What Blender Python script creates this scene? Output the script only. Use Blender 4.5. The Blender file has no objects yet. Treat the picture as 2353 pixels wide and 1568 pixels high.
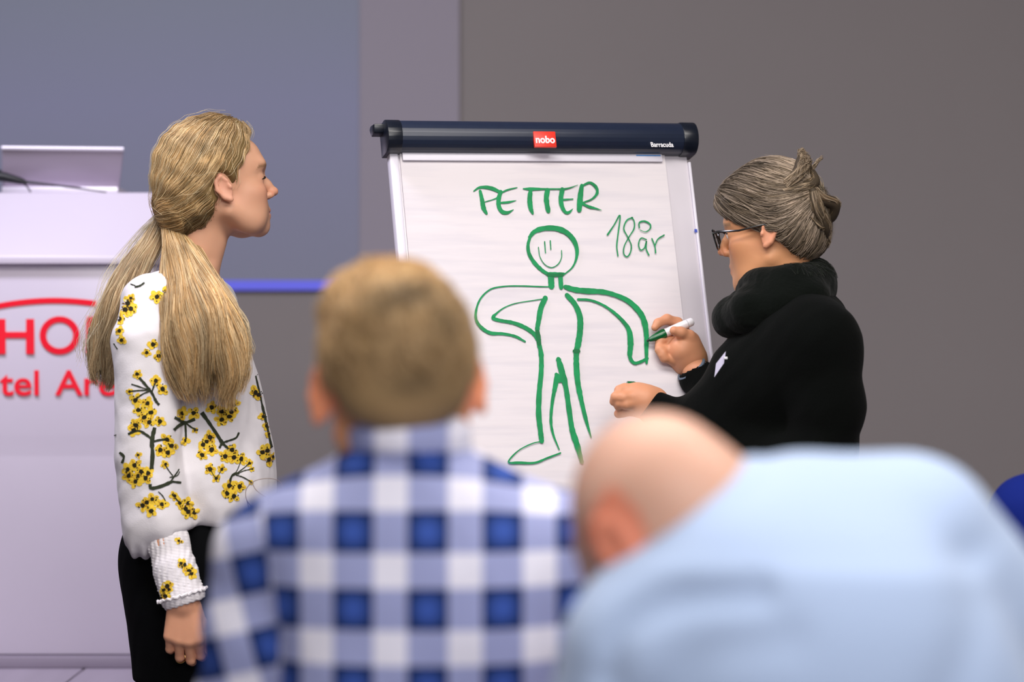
import bpy, math, random
import numpy as np
from mathutils import Vector, Matrix
from mathutils.bvhtree import BVHTree

random.seed(7); rng = np.random.default_rng(7)
scene = bpy.context.scene
COL = scene.collection

# ------------------------------------------------------------------ camera, world, lights, exposure
F = 100.0/36.0*2353.0          # focal length in pixels of the 2353x1568 frame
CX, CY, CAMZ = 1176.5, 784.0, 1.28
cam_d = bpy.data.cameras.new('camera'); cam = bpy.data.objects.new('camera', cam_d); COL.objects.link(cam)
cam.location = (0, 0, CAMZ); cam.rotation_euler = (math.pi/2, 0, 0)
cam_d.lens = 100; cam_d.sensor_width = 36; cam_d.clip_end = 60
cam_d.dof.use_dof = True; cam_d.dof.focus_distance = 5.68; cam_d.dof.aperture_fstop = 2.4
scene.camera = cam

world = bpy.data.worlds.new('world'); scene.world = world; world.use_nodes = True
world.node_tree.nodes['Background'].inputs[0].default_value = (0.88, 0.88, 1.0, 1)
world.node_tree.nodes['Background'].inputs[1].default_value = 0.36

def area(name, loc, target, size, power, color):
    d = bpy.data.lights.new(name, 'AREA'); d.shape = 'RECTANGLE'; d.size = size[0]; d.size_y = size[1]
    d.energy = power; d.color = color
    o = bpy.data.objects.new(name, d); COL.objects.link(o); o.location = loc
    o.rotation_euler = (Vector(target)-Vector(loc)).to_track_quat('-Z', 'Y').to_euler()
    return o
area('ceiling_light_front', (0.3, 3.6, 3.5), (0.3, 4.4, 0), (3.0, 1.2), 125, (1.0, 0.95, 0.90))
area('ceiling_light_audience', (0.6, 0.0, 3.3), (0.4, 2.9, 0.9), (3.2, 1.4), 156, (1.0, 0.97, 0.95))
area('ceiling_light_stage', (-1.5, 5.4, 3.4), (-1.15, 7.0, 0.8), (1.0, 0.4), 52, (0.87, 0.85, 1.0))

vs = scene.view_settings
vs.view_transform = 'Standard'; vs.look = 'None'; vs.exposure = 0.0; vs.gamma = 1.0; vs.use_curve_mapping = False

# ------------------------------------------------------------------ colour and material helpers
def lin(c):
    c = np.asarray(c, float)/255.0
    return np.where(c <= 0.04045, c/12.92, ((c+0.055)/1.055)**2.4)
def lin4(c): return tuple(float(x) for x in lin(c)) + (1.0,)

def new_mat(name):
    m = bpy.data.materials.new(name); m.use_nodes = True
    return m, m.node_tree, m.node_tree.nodes['Principled BSDF']

def mat(name, rgb, rough=0.6, spec=0.4, metal=0.0, noise=None, bump=None, trans=0.0, sheen=0.0, attr=False, sss=0.0, stretch=(1, 1, 1)):
    """noise=(scale, amount) varies the colour; bump=(scale, strength, distance)."""
    m, nt, b = new_mat(name)
    b.inputs['Roughness'].default_value = rough
    b.inputs['Specular IOR Level'].default_value = spec
    b.inputs['Metallic'].default_value = metal
    b.inputs['Transmission Weight'].default_value = trans
    if sheen: b.inputs['Sheen Weight'].default_value = sheen; b.inputs['Sheen Roughness'].default_value = 0.5
    if sss:
        b.inputs['Subsurface Weight'].default_value = sss
        b.inputs['Subsurface Radius'].default_value = (1.0, 0.35, 0.2)
        b.inputs['Subsurface Scale'].default_value = 0.008
    src = None
    if attr:
        a = nt.nodes.new('ShaderNodeAttribute'); a.attribute_name = 'col'; src = a.outputs['Color']
    else:
        b.inputs['Base Color'].default_value = lin4(rgb)
    tc = nt.nodes.new('ShaderNodeTexCoord'); mp = nt.nodes.new('ShaderNodeMapping')
    mp.inputs['Scale'].default_value = stretch
    nt.links.new(tc.outputs['Object'], mp.inputs['Vector'])
    if noise:
        n = nt.nodes.new('ShaderNodeTexNoise'); n.inputs['Scale'].default_value = noise[0]; n.inputs['Detail'].default_value = 5
        nt.links.new(mp.outputs[0], n.inputs['Vector'])
        mr = nt.nodes.new('ShaderNodeMapRange'); mr.inputs['From Min'].default_value = 0.25; mr.inputs['From Max'].default_value = 0.75
        mr.inputs['To Min'].default_value = 1-noise[1]; mr.inputs['To Max'].default_value = 1+noise[1]
        nt.links.new(n.outputs['Fac'], mr.inputs['Value'])
        mx = nt.nodes.new('ShaderNodeMix'); mx.data_type = 'RGBA'; mx.blend_type = 'MULTIPLY'; mx.inputs['Factor'].default_value = 1
        if src is None: mx.inputs['A'].default_value = lin4(rgb)
        else: nt.links.new(src, mx.inputs['A'])
        nt.links.new(mr.outputs[0], mx.inputs['B']); src = mx.outputs['Result']
    if src is not None: nt.links.new(src, b.inputs['Base Color'])
    if bump:
        n2 = nt.nodes.new('ShaderNodeTexNoise'); n2.inputs['Scale'].default_value = bump[0]; n2.inputs['Detail'].default_value = 4
        nt.links.new(mp.outputs[0], n2.inputs['Vector'])
        bp = nt.nodes.new('ShaderNodeBump'); bp.inputs['Strength'].default_value = bump[1]; bp.inputs['Distance'].default_value = bump[2]
        nt.links.new(n2.outputs['Fac'], bp.inputs['Height']); nt.links.new(bp.outputs[0], b.inputs['Normal'])
    return m

# ------------------------------------------------------------------ object helpers
def link(o, parent=None):
    COL.objects.link(o)
    if parent is not None: o.parent = parent; o.matrix_parent_inverse = Matrix.Translation(-parent.location) if parent.type == 'EMPTY' else Matrix.Identity(4)
    return o
def tag(o, label=None, cat=None, group=None, kind=None):
    if label: o['label'] = label
    if cat: o['category'] = cat
    if group: o['group'] = group
    if kind: o['kind'] = kind
    return o
def empty(name, loc, label, cat, group=None):
    o = bpy.data.objects.new(name, None); COL.objects.link(o); o.location = loc; o.empty_display_size = 0.1
    return tag(o, label, cat, group)

def np_mesh(name, V, Q, m, parent=None, smooth=True, cols=None, attrs=None):
    """V (n,3), Q (f,k) faces of one size or list of arrays."""
    V = np.asarray(V, np.float32); me = bpy.data.meshes.new(name)
    Qs = Q if isinstance(Q, list) else [Q]
    Qs = [np.asarray(q, np.int32) for q in Qs if len(q)]
    loops = np.concatenate([q.ravel() for q in Qs]); sizes = np.concatenate([np.full(len(q), q.shape[1], np.int32) for q in Qs])
    starts = np.concatenate([[0], np.cumsum(sizes)[:-1]]).astype(np.int32)
    me.vertices.add(len(V)); me.vertices.foreach_set('co', V.ravel())
    me.loops.add(len(loops)); me.loops.foreach_set('vertex_index', loops)
    me.polygons.add(len(sizes)); me.polygons.foreach_set('loop_start', starts); me.polygons.foreach_set('loop_total', sizes)
    me.polygons.foreach_set('use_smooth', np.full(len(sizes), smooth))
    me.update(calc_edges=True)
    if cols is not None:
        a = me.color_attributes.new('col', 'FLOAT_COLOR', 'POINT')
        c4 = np.ones((len(V), 4), np.float32); c4[:, :3] = cols; a.data.foreach_set('color', c4.ravel())
    if attrs:
        for k, v in attrs.items():
            a = me.attributes.new(k, 'FLOAT_VECTOR', 'POINT'); v3 = np.zeros((len(V), 3), np.float32); v3[:, :v.shape[1]] = v
            a.data.foreach_set('vector', v3.ravel())
    me.materials.append(m)
    return link(bpy.data.objects.new(name, me), parent)

class MB:
    def __init__(s): s.v = []; s.f = []
    def add(s, V, Fc):
        o = len(s.v); s.v += [tuple(map(float, v)) for v in V]; s.f += [tuple(int(i)+o for i in f) for f in Fc]
    def box(s, lo, hi, M=None):
        x0, y0, z0 = lo; x1, y1, z1 = hi
        V = [Vector(p) for p in ((x0,y0,z0),(x1,y0,z0),(x1,y1,z0),(x0,y1,z0),(x0,y0,z1),(x1,y0,z1),(x1,y1,z1),(x0,y1,z1))]
        if M is not None: V = [M @ v for v in V]
        s.add(V, [(0,3,2,1),(4,5,6,7),(0,1,5,4),(1,2,6,5),(2,3,7,6),(3,0,4,7)])
    def prism(s, prof, x0, x1, M=None):
        """profile of (y,z) points extruded along x."""
        n = len(prof)
        V = [Vector((x0, p[0], p[1])) for p in prof] + [Vector((x1, p[0], p[1])) for p in prof]
        if M is not None: V = [M @ v for v in V]
        Fc = [(i, (i+1) % n, n+(i+1) % n, n+i) for i in range(n)] + [tuple(range(n-1, -1, -1)), tuple(range(n, 2*n))]
        s.add(V, Fc)
    def tube(s, pts, rad, n=10, caps=True):
        pts = [Vector(p) for p in pts]; k = len(pts)
        if not hasattr(rad, '__len__'): rad = [rad]*k
        V = []; ref = None
        for i, p in enumerate(pts):
            t = (pts[min(i+1, k-1)] - pts[max(i-1, 0)]).normalized()
            if ref is None: ref = t.orthogonal().normalized()
            ref = (ref - t*ref.dot(t)).normalized(); b = t.cross(ref)
            for j in range(n):
                a = 2*math.pi*j/n; V.append(p + (ref*math.cos(a) + b*math.sin(a))*rad[i])
        Fc = [(i*n+j, i*n+(j+1) % n, (i+1)*n+(j+1) % n, (i+1)*n+j) for i in range(k-1) for j in range(n)]
        if caps: Fc += [tuple(range(n-1, -1, -1)), tuple((k-1)*n+j for j in range(n))]
        s.add(V, Fc)
    def build(s, name, m, parent=None, bevel=0.0, smooth=False, seg=2):
        me = bpy.data.meshes.new(name); me.from_pydata(s.v, [], s.f); me.materials.append(m)
        import bmesh
        bm = bmesh.new(); bm.from_mesh(me); bmesh.ops.recalc_face_normals(bm, faces=bm.faces)
        if bevel: bmesh.ops.bevel(bm, geom=list(bm.edges), offset=bevel, segments=seg, affect='EDGES', profile=0.5, clamp_overlap=True)
        for f in bm.faces: f.smooth = smooth or bevel > 0
        bm.to_mesh(me); bm.free()
        if bevel or smooth:
            try: me.set_sharp_from_angle(angle=math.radians(40))
            except Exception: pass
        return link(bpy.data.objects.new(name, me), parent)

def catmull(P, n=8):
    """dense Catmull-Rom through rows of P (any width)."""
    P = np.asarray(P, float)
    if len(P) < 3: return np.array([P[0]*(1-t)+P[-1]*t for t in np.linspace(0, 1, n+1)])
    Q = np.vstack([2*P[0]-P[1], P, 2*P[-1]-P[-2]]); out = []
    for i in range(1, len(Q)-2):
        a, b, c, d = Q[i-1], Q[i], Q[i+1], Q[i+2]
        for t in np.linspace(0, 1, n, endpoint=False):
            out.append(0.5*((2*b)+(-a+c)*t+(2*a-5*b+4*c-d)*t*t+(-a+3*b-3*c+d)*t**3))
    out.append(P[-1]); return np.array(out)

# ------------------------------------------------------------------ signed-distance modelling (bodies, clothes)
def smin(a, b, k):
    if k <= 0: return np.minimum(a, b)
    h = np.maximum(k-np.abs(a-b), 0)/k
    return np.minimum(a, b)-h*h*k*0.25
def smax(a, b, k): return -smin(-a, -b, k)

class SDF:
    """an ordered list of rounded shapes blended into one surface"""
    def __init__(s): s.p = []; s.post = []
    def ell(s, c, r, R=None, k=0.02, op='u'):
        c = np.array(c, float); r = np.array(r, float) if hasattr(r, '__len__') else np.full(3, float(r)); R = np.eye(3) if R is None else np.array(R)
        ext = np.sqrt(((R*r)**2).sum(1))
        def fn(X):
            q = (X-c) @ R; k0 = np.sqrt(((q/r)**2).sum(-1)); k1 = np.sqrt(((q/(r*r))**2).sum(-1))+1e-9
            return k0*(k0-1)/k1
        s.p.append((fn, c-ext, c+ext, k, op)); return s
    def cone(s, pts, rad, k=0.02, op='u', flat=None):
        """chain of rounded cones; flat=(axis vector, factor) squashes the section along the axis"""
        pts = np.array(pts, float); rad = np.array(rad if hasattr(rad, '__len__') else [rad]*len(pts), float)
        for i in range(len(pts)-1):
            a, b, r1, r2 = pts[i], pts[i+1], rad[i], rad[i+1]
            def fn(X, a=a, b=b, r1=r1, r2=r2):
                ab = b-a; L2 = max(float(ab @ ab), 1e-12)
                t = np.clip(((X-a) @ ab)/L2, 0, 1); d = X-(a+t[..., None]*ab)
                if flat is not None:
                    ax = np.array(flat[0], float); comp = d @ ax; d = d+comp[..., None]*ax*(1/flat[1]-1)
                    return (np.sqrt((d*d).sum(-1))-(r1+t*(r2-r1)))*(flat[1] if flat[1] < 1 else 1)
                return np.sqrt((d*d).sum(-1))-(r1+t*(r2-r1))
            r = max(r1, r2)*(max(1, flat[1]) if flat else 1)
            s.p.append((fn, np.minimum(a, b)-r, np.maximum(a, b)+r, k, op))
        return s
    def loft(s, rows, o=(0, 0, 0), R=None, k=0.02, n=2.2, op='u'):
        """rows of (z, cx, cy, rx, ry) in the frame o,R"""
        D = catmull(rows, 6); D = D[np.argsort(D[:, 0])]; o = np.array(o, float); R = np.eye(3) if R is None else np.array(R)
        z0, z1 = D[0, 0], D[-1, 0]; corners = []
        for x in (-1, 1):
            for y in (-1, 1):
                for d in D: corners.append(o+R @ np.array([d[1]+x*d[3], d[2]+y*d[4], d[0]]))
        corners = np.array(corners)
        def fn(X):
            q = (X-o) @ R; z = q[..., 2]
            cx, cy, rx, ry = (np.interp(z, D[:, 0], D[:, j]) for j in (1, 2, 3, 4))
            g = ((np.abs((q[..., 0]-cx)/rx))**n+(np.abs((q[..., 1]-cy)/ry))**n+1e-12)**(1/n)
            d = (g-1)*np.minimum(rx, ry)
            return smax(smax(d, z-z1, 0.012), z0-z, 0.012)
        s.p.append((fn, corners.min(0), corners.max(0), k, op)); return s
    def raw(s, fn, lo, hi, k=0.0, op='u'): s.p.append((fn, np.array(lo, float), np.array(hi, float), k, op)); return s
    def __call__(s, X):
        f = np.full(X.shape[:-1], 0.2)
        for fn, lo, hi, k, op in s.p:
            d = fn(X)
            f = smin(f, d, k) if op == 'u' else smax(f, -d if op == 's' else d, k)
        for g in s.post: f = f+g(X)
        return f
    def bounds(s):
        us = [p for p in s.p if p[4] == 'u']
        return np.min([p[1] for p in us], 0), np.max([p[2] for p in us], 0)
    def mesh(s, h):
        lo, hi = s.bounds(); lo = lo-3*h-0.006; hi = hi+3*h+0.006
        n = np.ceil((hi-lo)/h).astype(int)+1
        f = np.full(n, 0.06, np.float32)
        ax = [lo[i]+h*np.arange(n[i]) for i in range(3)]
        for fn, a, b, k, op in s.p:
            m = k+2.5*h+0.004
            if op == 'i': i0 = np.zeros(3, int); i1 = n
            else:
                i0 = np.clip(np.floor((a-m-lo)/h).astype(int), 0, n); i1 = np.clip(np.ceil((b+m-lo)/h).astype(int)+1, 0, n)
            if (i1 <= i0).any(): continue
            X = np.stack(np.meshgrid(*[ax[i][i0[i]:i1[i]] for i in range(3)], indexing='ij'), -1)
            sl = tuple(slice(i0[i], i1[i]) for i in range(3)); d = fn(X); g = f[sl]
            f[sl] = smin(g, d, k) if op == 'u' else smax(g, -d if op == 's' else d, k)
        if s.post:
            w = np.argwhere(np.abs(f) < 0.035); X = lo+w*h; t = f[tuple(w.T)]
            for g in s.post: t = t+g(X)
            f[tuple(w.T)] = t
        return surface_nets(f, lo, h)

def surface_nets(f, lo, h):
    S = f < 0; n = np.array(f.shape)
    cnt = np.zeros(n-1, np.int8)
    offs = [(i, j, k) for i in (0, 1) for j in (0, 1) for k in (0, 1)]
    for o in offs: cnt += S[o[0]:n[0]-1+o[0], o[1]:n[1]-1+o[1], o[2]:n[2]-1+o[2]]
    act = np.argwhere((cnt > 0) & (cnt < 8)); idx = np.full(n-1, -1, np.int32); idx[tuple(act.T)] = np.arange(len(act))
    C = np.stack([f[act[:, 0]+o[0], act[:, 1]+o[1], act[:, 2]+o[2]] for o in offs], 1)
    P = np.zeros((len(act), 3)); W = np.zeros(len(act))
    for a in range(8):
        for b in range(a+1, 8):
            oa, ob = np.array(offs[a]), np.array(offs[b])
            if np.abs(oa-ob).sum() != 1: continue
            ca, cb = C[:, a], C[:, b]; m = (ca < 0) != (cb < 0)
            t = np.where(m, ca/np.where(m, ca-cb, 1), 0)
            P += m[:, None]*(oa+(ob-oa)*t[:, None]); W += m
    V = lo+(act+P/W[:, None])*h; Q = []
    for a in range(3):
        b, c = (a+1) % 3, (a+2) % 3
        s0 = [slice(None)]*3; s1 = [slice(None)]*3; s0[a] = slice(0, n[a]-1); s1[a] = slice(1, n[a])
        ch = S[tuple(s0)] != S[tuple(s1)]; e = np.argwhere(ch)
        e = e[(e[:, b] > 0) & (e[:, c] > 0) & (e[:, b] < n[b]-1) & (e[:, c] < n[c]-1)]
        inn = S[tuple(e.T)]; eb = np.zeros(3, int); eb[b] = 1; ec = np.zeros(3, int); ec[c] = 1
        q = np.stack([idx[tuple((e-eb-ec).T)], idx[tuple((e-ec).T)], idx[tuple(e.T)], idx[tuple((e-eb).T)]], 1)
        q[~inn] = q[~inn][:, ::-1]; Q.append(q)
    return V, np.concatenate(Q)

def merge(parts):
    Vs, Qs, o = [], [], 0
    for V, Q in parts: Vs.append(V); Qs.append(Q+o); o += len(V)
    return np.concatenate(Vs), np.concatenate(Qs)

def hashnoise(X, s, seed=0):
    """smooth sum-of-sines noise, roughly -1..1"""
    r = np.random.default_rng(seed); v = 0
    for i in range(5):
        d = r.normal(size=3); d /= np.linalg.norm(d); v = v+np.sin((X @ d)*s*r.uniform(0.6, 1.6)+r.uniform(0, 6.28)+1.3*np.sin((X @ r.normal(size=3))*s*0.5))
    return v/5*1.4

# ------------------------------------------------------------------ strands
def strand_mesh(name, paths, rad, m, parent, base, var=0.25, tint=None, kind='stuff', root_dark=None):
    """paths (N,M,3); rad (M,) ; three-sided tapering tubes, one colour per strand"""
    N, M = paths.shape[:2]
    T = np.gradient(paths, axis=1); T /= np.linalg.norm(T, axis=2, keepdims=True)+1e-9
    ref = np.array([0.31, -0.77, 0.55]); B = np.cross(T, ref); B /= np.linalg.norm(B, axis=2, keepdims=True)+1e-9; Nn = np.cross(T, B)
    V = []
    rad = np.asarray(rad)[None, :, None]*rng.uniform(0.7, 1.3, (N, 1, 1))
    for j in range(3):
        a = 2*math.pi*j/3; V.append(paths+(B*math.cos(a)+Nn*math.sin(a))*rad)
    V = np.stack(V, 2).reshape(-1, 3)
    i = np.arange(N)[:, None, None]*M*3; s = np.arange(M-1)[None, :, None]*3; j = np.arange(3)[None, None, :]; j2 = (j+1) % 3
    Q = np.stack([i+s+j, i+s+j2, i+s+3+j2, i+s+3+j], -1).reshape(-1, 4)
    base = lin(base)
    f = np.exp(rng.normal(0, var, (N, 1)))
    c = base[None]*f
    if tint is not None:
        t = rng.uniform(0, 1, (N, 1))**2; c = c*(1-t)+lin(tint)[None]*t
    c = np.repeat(c, M*3, 0)
    if root_dark is not None: c = c*root_dark(V)[:, None]
    o = np_mesh(name, V, Q, m, parent, True, cols=np.clip(c, 0, 1)); o['kind'] = kind
    return o

def bundle(ctr, wid, dep, n, M=16, wave=0.004, spread=1.0, seed=1, side=(1, 0, 0), fwd=(0, -1, 0), tip=0.25, freq=3.0):
    """strands along a centre line; wid/dep half extents (metres) at each control point"""
    r = np.random.default_rng(seed); C = catmull(np.column_stack([ctr, wid, dep]), 10)
    t = np.linspace(0, 1, len(C)); out = np.zeros((n, M, 3)); side = np.array(side, float); fwd = np.array(fwd, float)
    for i in range(n):
        a = r.uniform(0, 2*math.pi); q = math.sqrt(r.uniform(0.25, 1)); x, y = q*math.cos(a), q*math.sin(a)
        ck = int(a*3.5)*3+int(q*3); e = 1-tip*(.35*r.uniform()+.65*((math.sin(ck*12.9898)*43758.5453) % 1)); s0 = 0
        tt = np.linspace(s0*0, e, M); c = np.stack([np.interp(tt, t, C[:, j]) for j in range(5)], 1)
        ph = r.uniform(0, 6.28); cl = math.floor(a*4)
        wv = wave*(np.sin(tt*6.28*freq+ck*1.7+ph*0.12)*tt+0.3*r.normal()*tt)
        drift = r.normal(0, 0.10)*tt
        out[i] = c[:, :3]+side*((x+drift)*c[:, 3]*spread)[:, None]+fwd*(y*c[:, 4])[:, None]+side*wv[:, None]+fwd*(wave*0.6*np.cos(tt*15+ph))[:, None]
    return out

def flow_strands(sdf, roots, goal, n, M=12, length=0.1, seed=2, lift=(0.0, 0.004), bend=None, jitter=0.25):
    """strands that lie on the surface of sdf and run from random roots towards goal"""
    r = np.random.default_rng(seed); p = roots[r.integers(0, len(roots), n)].copy(); off = r.uniform(lift[0], lift[1], n)
    goal = np.array(goal, float); L = length*r.uniform(0.6, 1.3, n)/M; paths = np.zeros((n, M, 3))
    jit = r.normal(0, jitter, (n, 3)); e = 0.002
    for k in range(M):
        for _ in range(2):
            d = sdf(p); g = np.stack([sdf(p+np.eye(3)[j]*e)-d for j in range(3)], 1)/e
            g /= np.linalg.norm(g, axis=1, keepdims=True)+1e-9; p = p-g*(d-off)[:, None]*0.9
        paths[:, k] = p
        v = goal-p; dist = np.linalg.norm(v, axis=1, keepdims=True)+1e-6; v = v/dist
        if bend is not None: v = v+bend(p)
        v = v+jit*np.minimum(1, dist/0.05)*0.5; v = v-g*(v*g).sum(1, keepdims=True); v /= np.linalg.norm(v, axis=1, keepdims=True)+1e-9
        p = p+v*np.minimum(L, dist[:, 0]*0.6)[:, None]
    return paths

# ------------------------------------------------------------------ picture-to-place helper: a point at a chosen distance
class Place:
    def __init__(s, Y0): s.Y0 = Y0; s.s = Y0/F
    def P(s, u, v, w=0.0):
        Y = s.Y0+w; return np.array([(u-CX)*Y/F, Y, CAMZ-(v-CY)*Y/F])
    def Ps(s, L): return [s.P(*p) for p in L]
    def r(s, px): return px*s.s

def frame(f, up):
    f = np.array(f, float); f /= np.linalg.norm(f); up = np.array(up, float); up -= f*(up @ f); up /= np.linalg.norm(up)
    return np.stack([f, np.cross(up, f), up], 1)     # columns: forward, left, up

def head_prims(S, O, R, sc=1.0, male=False, ears=(1, 1), chin=0.0, ear_out=0.0, lip=0.0, brow=0.0, nose=1.0, jaw=0.0, ear_s=1.0):
    def T(p): return O+R @ (np.array(p, float)*sc)
    def E(c, r, k=0.015, op='u', rot=None):
        RR = R if rot is None else R @ rot
        S.ell(T(c), np.array(r)*sc, RR, k*sc, op)
    E((-.012, 0, .045), (.092, .074, .083))
    E((-.035, 0, .012), (.068, .066, .065))
    E((.030, 0, -.005+jaw*.5), (.056, .060, .085-jaw*.5), .02)
    E((.052+brow, 0, .045+brow*.6), (.038, .056, .050), .02)
    jw = .004 if male else 0
    for y in (-1, 1):
        S.cone([T((.000, y*(.052+jw), -.045+jaw*.7)), T((.040, y*.036, -.078+jaw)), T((.070+chin, y*.010, -.090+jaw))], np.array([.016, .015, .013])*sc, .022*sc)
        E((.054, y*.040, -.014), (.028, .022, .020), .02)
    E((.073+chin, 0, -.088+jaw), (.017, .019, .015), .015)
    E((.078+brow*.7, 0, .036), (.014, .046, .010), .02)
    for y in (-1, 1): E((.040, y*.036, -.045), (.034, .022, .034), .025)
    E((.070+lip, 0, -.045), (.024, .030, .028), .02)
    S.cone([T((.086, 0, .020)), T((.088+.009*nose, 0, .000)), T((.088+.018*nose, 0, -.016))], np.array([.0072, .0075, .0088])*sc, .012*sc)
    E((.088+.0205*nose, 0, -.018), (.0080, .0078, .0070), .006)
    for y in (-1, 1):
        E((.088+.008*nose, y*.0105, -.023), (.010, .0065, .0070), .006)
        E((.100, y*.031, .014), (.014, .015, .010), .014, 's')
        E((.0735, y*.031, .013), (.0142, .0155, .0135), .005)
        E((.088+.015*nose, y*.0065, -.029), (.004, .003, .003), .002, 's')
    S.cone([T((.084+lip, .021, -.054)), T((.0915+lip, .006, -.0505)), T((.0915+lip, -.006, -.0505)), T((.084+lip, -.021, -.054))], np.array([.0025, .0048, .0048, .0025])*sc, .006*sc)
    S.cone([T((.082+lip, .018, -.057)), T((.0890+lip, .005, -.0620)), T((.0890+lip, -.005, -.0620)), T((.082+lip, -.018, -.057))], np.array([.0025, .0052, .0052, .0025])*sc, .006*sc)
    S.cone([T((.088+lip, .020, -.0562)), T((.0975+lip, 0, -.0562)), T((.088+lip, -.020, -.0562))], np.array([.0008, .0010, .0008])*sc, .003*sc, 's')
    for y, on in zip((1, -1), ears):
        if not on: continue
        a = y*(0.30+ear_out); Rz = np.array([[math.cos(a), -math.sin(a), 0], [math.sin(a), math.cos(a), 0], [0, 0, 1]])
        Ry = np.array([[math.cos(.2), 0, -math.sin(.2)], [0, 1, 0], [math.sin(.2), 0, math.cos(.2)]]); Q = Rz @ Ry
        c = np.array([-.008, y*(.076+ear_out*.022), .004])
        E(c, np.array((.018, .0055, .031))*ear_s, .006, 'u', Q)
        S.cone([T(c+Q @ (np.array(q)*ear_s)) for q in ((.014, y*.003, .012), (.004, y*.005, .029), (-.012, y*.006, .022), (-.016, y*.006, .002), (-.008, y*.003, -.020), (.003, 0, -.030))],
               np.array([.0035, .004, .0042, .004, .0045, .0060])*sc, .003*sc)
        E(c+Q @ np.array([.002, y*.008, -.001]), np.array((.009, .006, .014))*ear_s, .004, 's', Q)
        E(c+Q @ np.array([.012, y*.004, -.002]), (.004, .004, .006), .003, 'u', Q)
    return T

def skin_cols(V, O, R, sc, base, lips=(190, 100, 95), cheek=(210, 125, 105), brow=None, ear=None, amount=1.0):
    q = (V-O) @ R/sc; c = np.tile(lin(base), (len(V), 1)); 
    def blend(mask, col):
        nonlocal c; m = np.clip(mask, 0, 1)[:, None]; c = c*(1-m)+lin(col)*m
    y = np.abs(q[:, 1]); g = lambda dx, s: np.exp(-(dx/s)**2)
    inface = (q[:, 0] > 0) & (np.abs(q[:, 2]) < .14)
    blend(.45*inface*g(q[:, 2]+.018, .022)*g(y-.042, .020), cheek)
    blend(.35*inface*(q[:, 0] > .098)*g(q[:, 2]+.02, .012), cheek)
    blend(.85*(q[:, 0] > .082)*g(y, .017)*g(q[:, 2]+.0565, .0085), lips)
    if ear is not None: blend(.8*(y > .072)*(np.abs(q[:, 2]) < .05)*(np.abs(q[:, 0]+.01) < .045), ear)
    if brow is not None: blend(.8*(q[:, 0] > .06)*g(q[:, 2]-(.0345-.10*np.abs(y-.03)), .0038)*((y > .012) & (y < .054)), brow)
    c *= (1+.05*hashnoise(V, 60, 5))[:, None]
    return np.clip(c, 0, 1)

def add_eyes(T, R, sc, parent, iris=(70, 90, 110), closed=False):
    ms = bpy.data.materials.get('eye') or mat('eye', (235, 230, 225), .15, .6, attr=True)
    for y in (-1, 1):
        n1, n2 = 14, 18; V = []; 
        for i in range(n1+1):
            for j in range(n2):
                a, b = math.pi*i/n1, 2*math.pi*j/n2; V.append((math.cos(a), math.sin(a)*math.cos(b), math.sin(a)*math.sin(b)))
        V = np.array(V); d = V[:, 0]
        col = np.where(d[:, None] > .97, lin((12, 12, 12)), np.where(d[:, None] > .87, lin(iris), lin((225, 215, 210))))
        P = T((.0755, y*.031, .0125))+(V*(.0122 if closed else .0130)*sc) @ R.T
        Q = [(i*n2+j, i*n2+(j+1) % n2, (i+1)*n2+(j+1) % n2, (i+1)*n2+j) for i in range(n1) for j in range(n2)]
        np_mesh('eye', P, np.array(Q), ms, parent, True, cols=col)
        mb = MB()
        for s in (-1,):
            pts = [T((.0885-.010*abs(k)**2, y*.031+k*.0135, .0175-.0035*abs(k)-(.006 if closed else .0))) for k in np.linspace(-1, 1, 9)]
            mb.tube(pts, np.array([.0006, .0010, .0013, .0015, .0015, .0015, .0016, .0015, .0008])*sc*(1.7 if closed else 1), 6)
        mb.build('eyelashes', bpy.data.materials.get('lash') or mat('lash', (30, 22, 18), .7), parent, smooth=True)

def hand_prims(S, W, d, nrm, thumb, sc=1.0, curl=(35, 55, 35), spread=6, thumb_curl=20, thumb_out=38):
    """W wrist point, d towards the fingers, nrm out of the palm, thumb side direction"""
    d = np.array(d, float); d /= np.linalg.norm(d); nrm = np.array(nrm, float); nrm -= d*(nrm @ d); nrm /= np.linalg.norm(nrm)
    t = np.array(thumb, float); t -= d*(t @ d)+nrm*(t @ nrm); t /= np.linalg.norm(t); W = np.array(W, float); out = {}
    lens = [(.040, .024, .020), (.045, .027, .021), (.042, .026, .020), (.032, .020, .018)]
    for i, (off, ln) in enumerate(zip((.029, .010, -.010, -.028), lens)):
        kn = W+(d*(.088-.004*abs(i-1)-.004*(i == 3))+t*off-nrm*.002)*sc
        S.cone([W+(t*off*.55+d*.012)*sc, kn], np.array([.0145, .0115])*sc, .014*sc)
        a = 0.0; p = kn; pts = [p]; sp = math.radians(spread)*(1.3-i)*.6
        for ang, L in zip(curl, ln):
            a += math.radians(ang); dirn = (d*math.cos(sp)+t*math.sin(sp))*math.cos(a)+nrm*math.sin(a); p = p+dirn*L*sc; pts.append(p)
        S.cone(pts, np.array([.0098, .0088, .0078, .0066])*sc*(1 if i < 3 else .88), .004*sc); out[i] = pts
    b = W+(d*.022+t*.020+nrm*.010)*sc; to = math.radians(thumb_out)
    u = d*math.cos(to)+t*math.sin(to)*.8+nrm*.35; u /= np.linalg.norm(u); m1 = b+u*.040*sc
    u2 = u*math.cos(math.radians(thumb_curl))+d*math.sin(math.radians(thumb_curl)); u2 /= np.linalg.norm(u2); m2 = m1+u2*.031*sc; m3 = m2+(u2*.9+d*.2)*.024*sc
    S.cone([b, m1, m2, m3], np.array([.0155, .0115, .0098, .0080])*sc, .010*sc); out['thumb'] = [b, m1, m2, m3]
    return out

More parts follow.
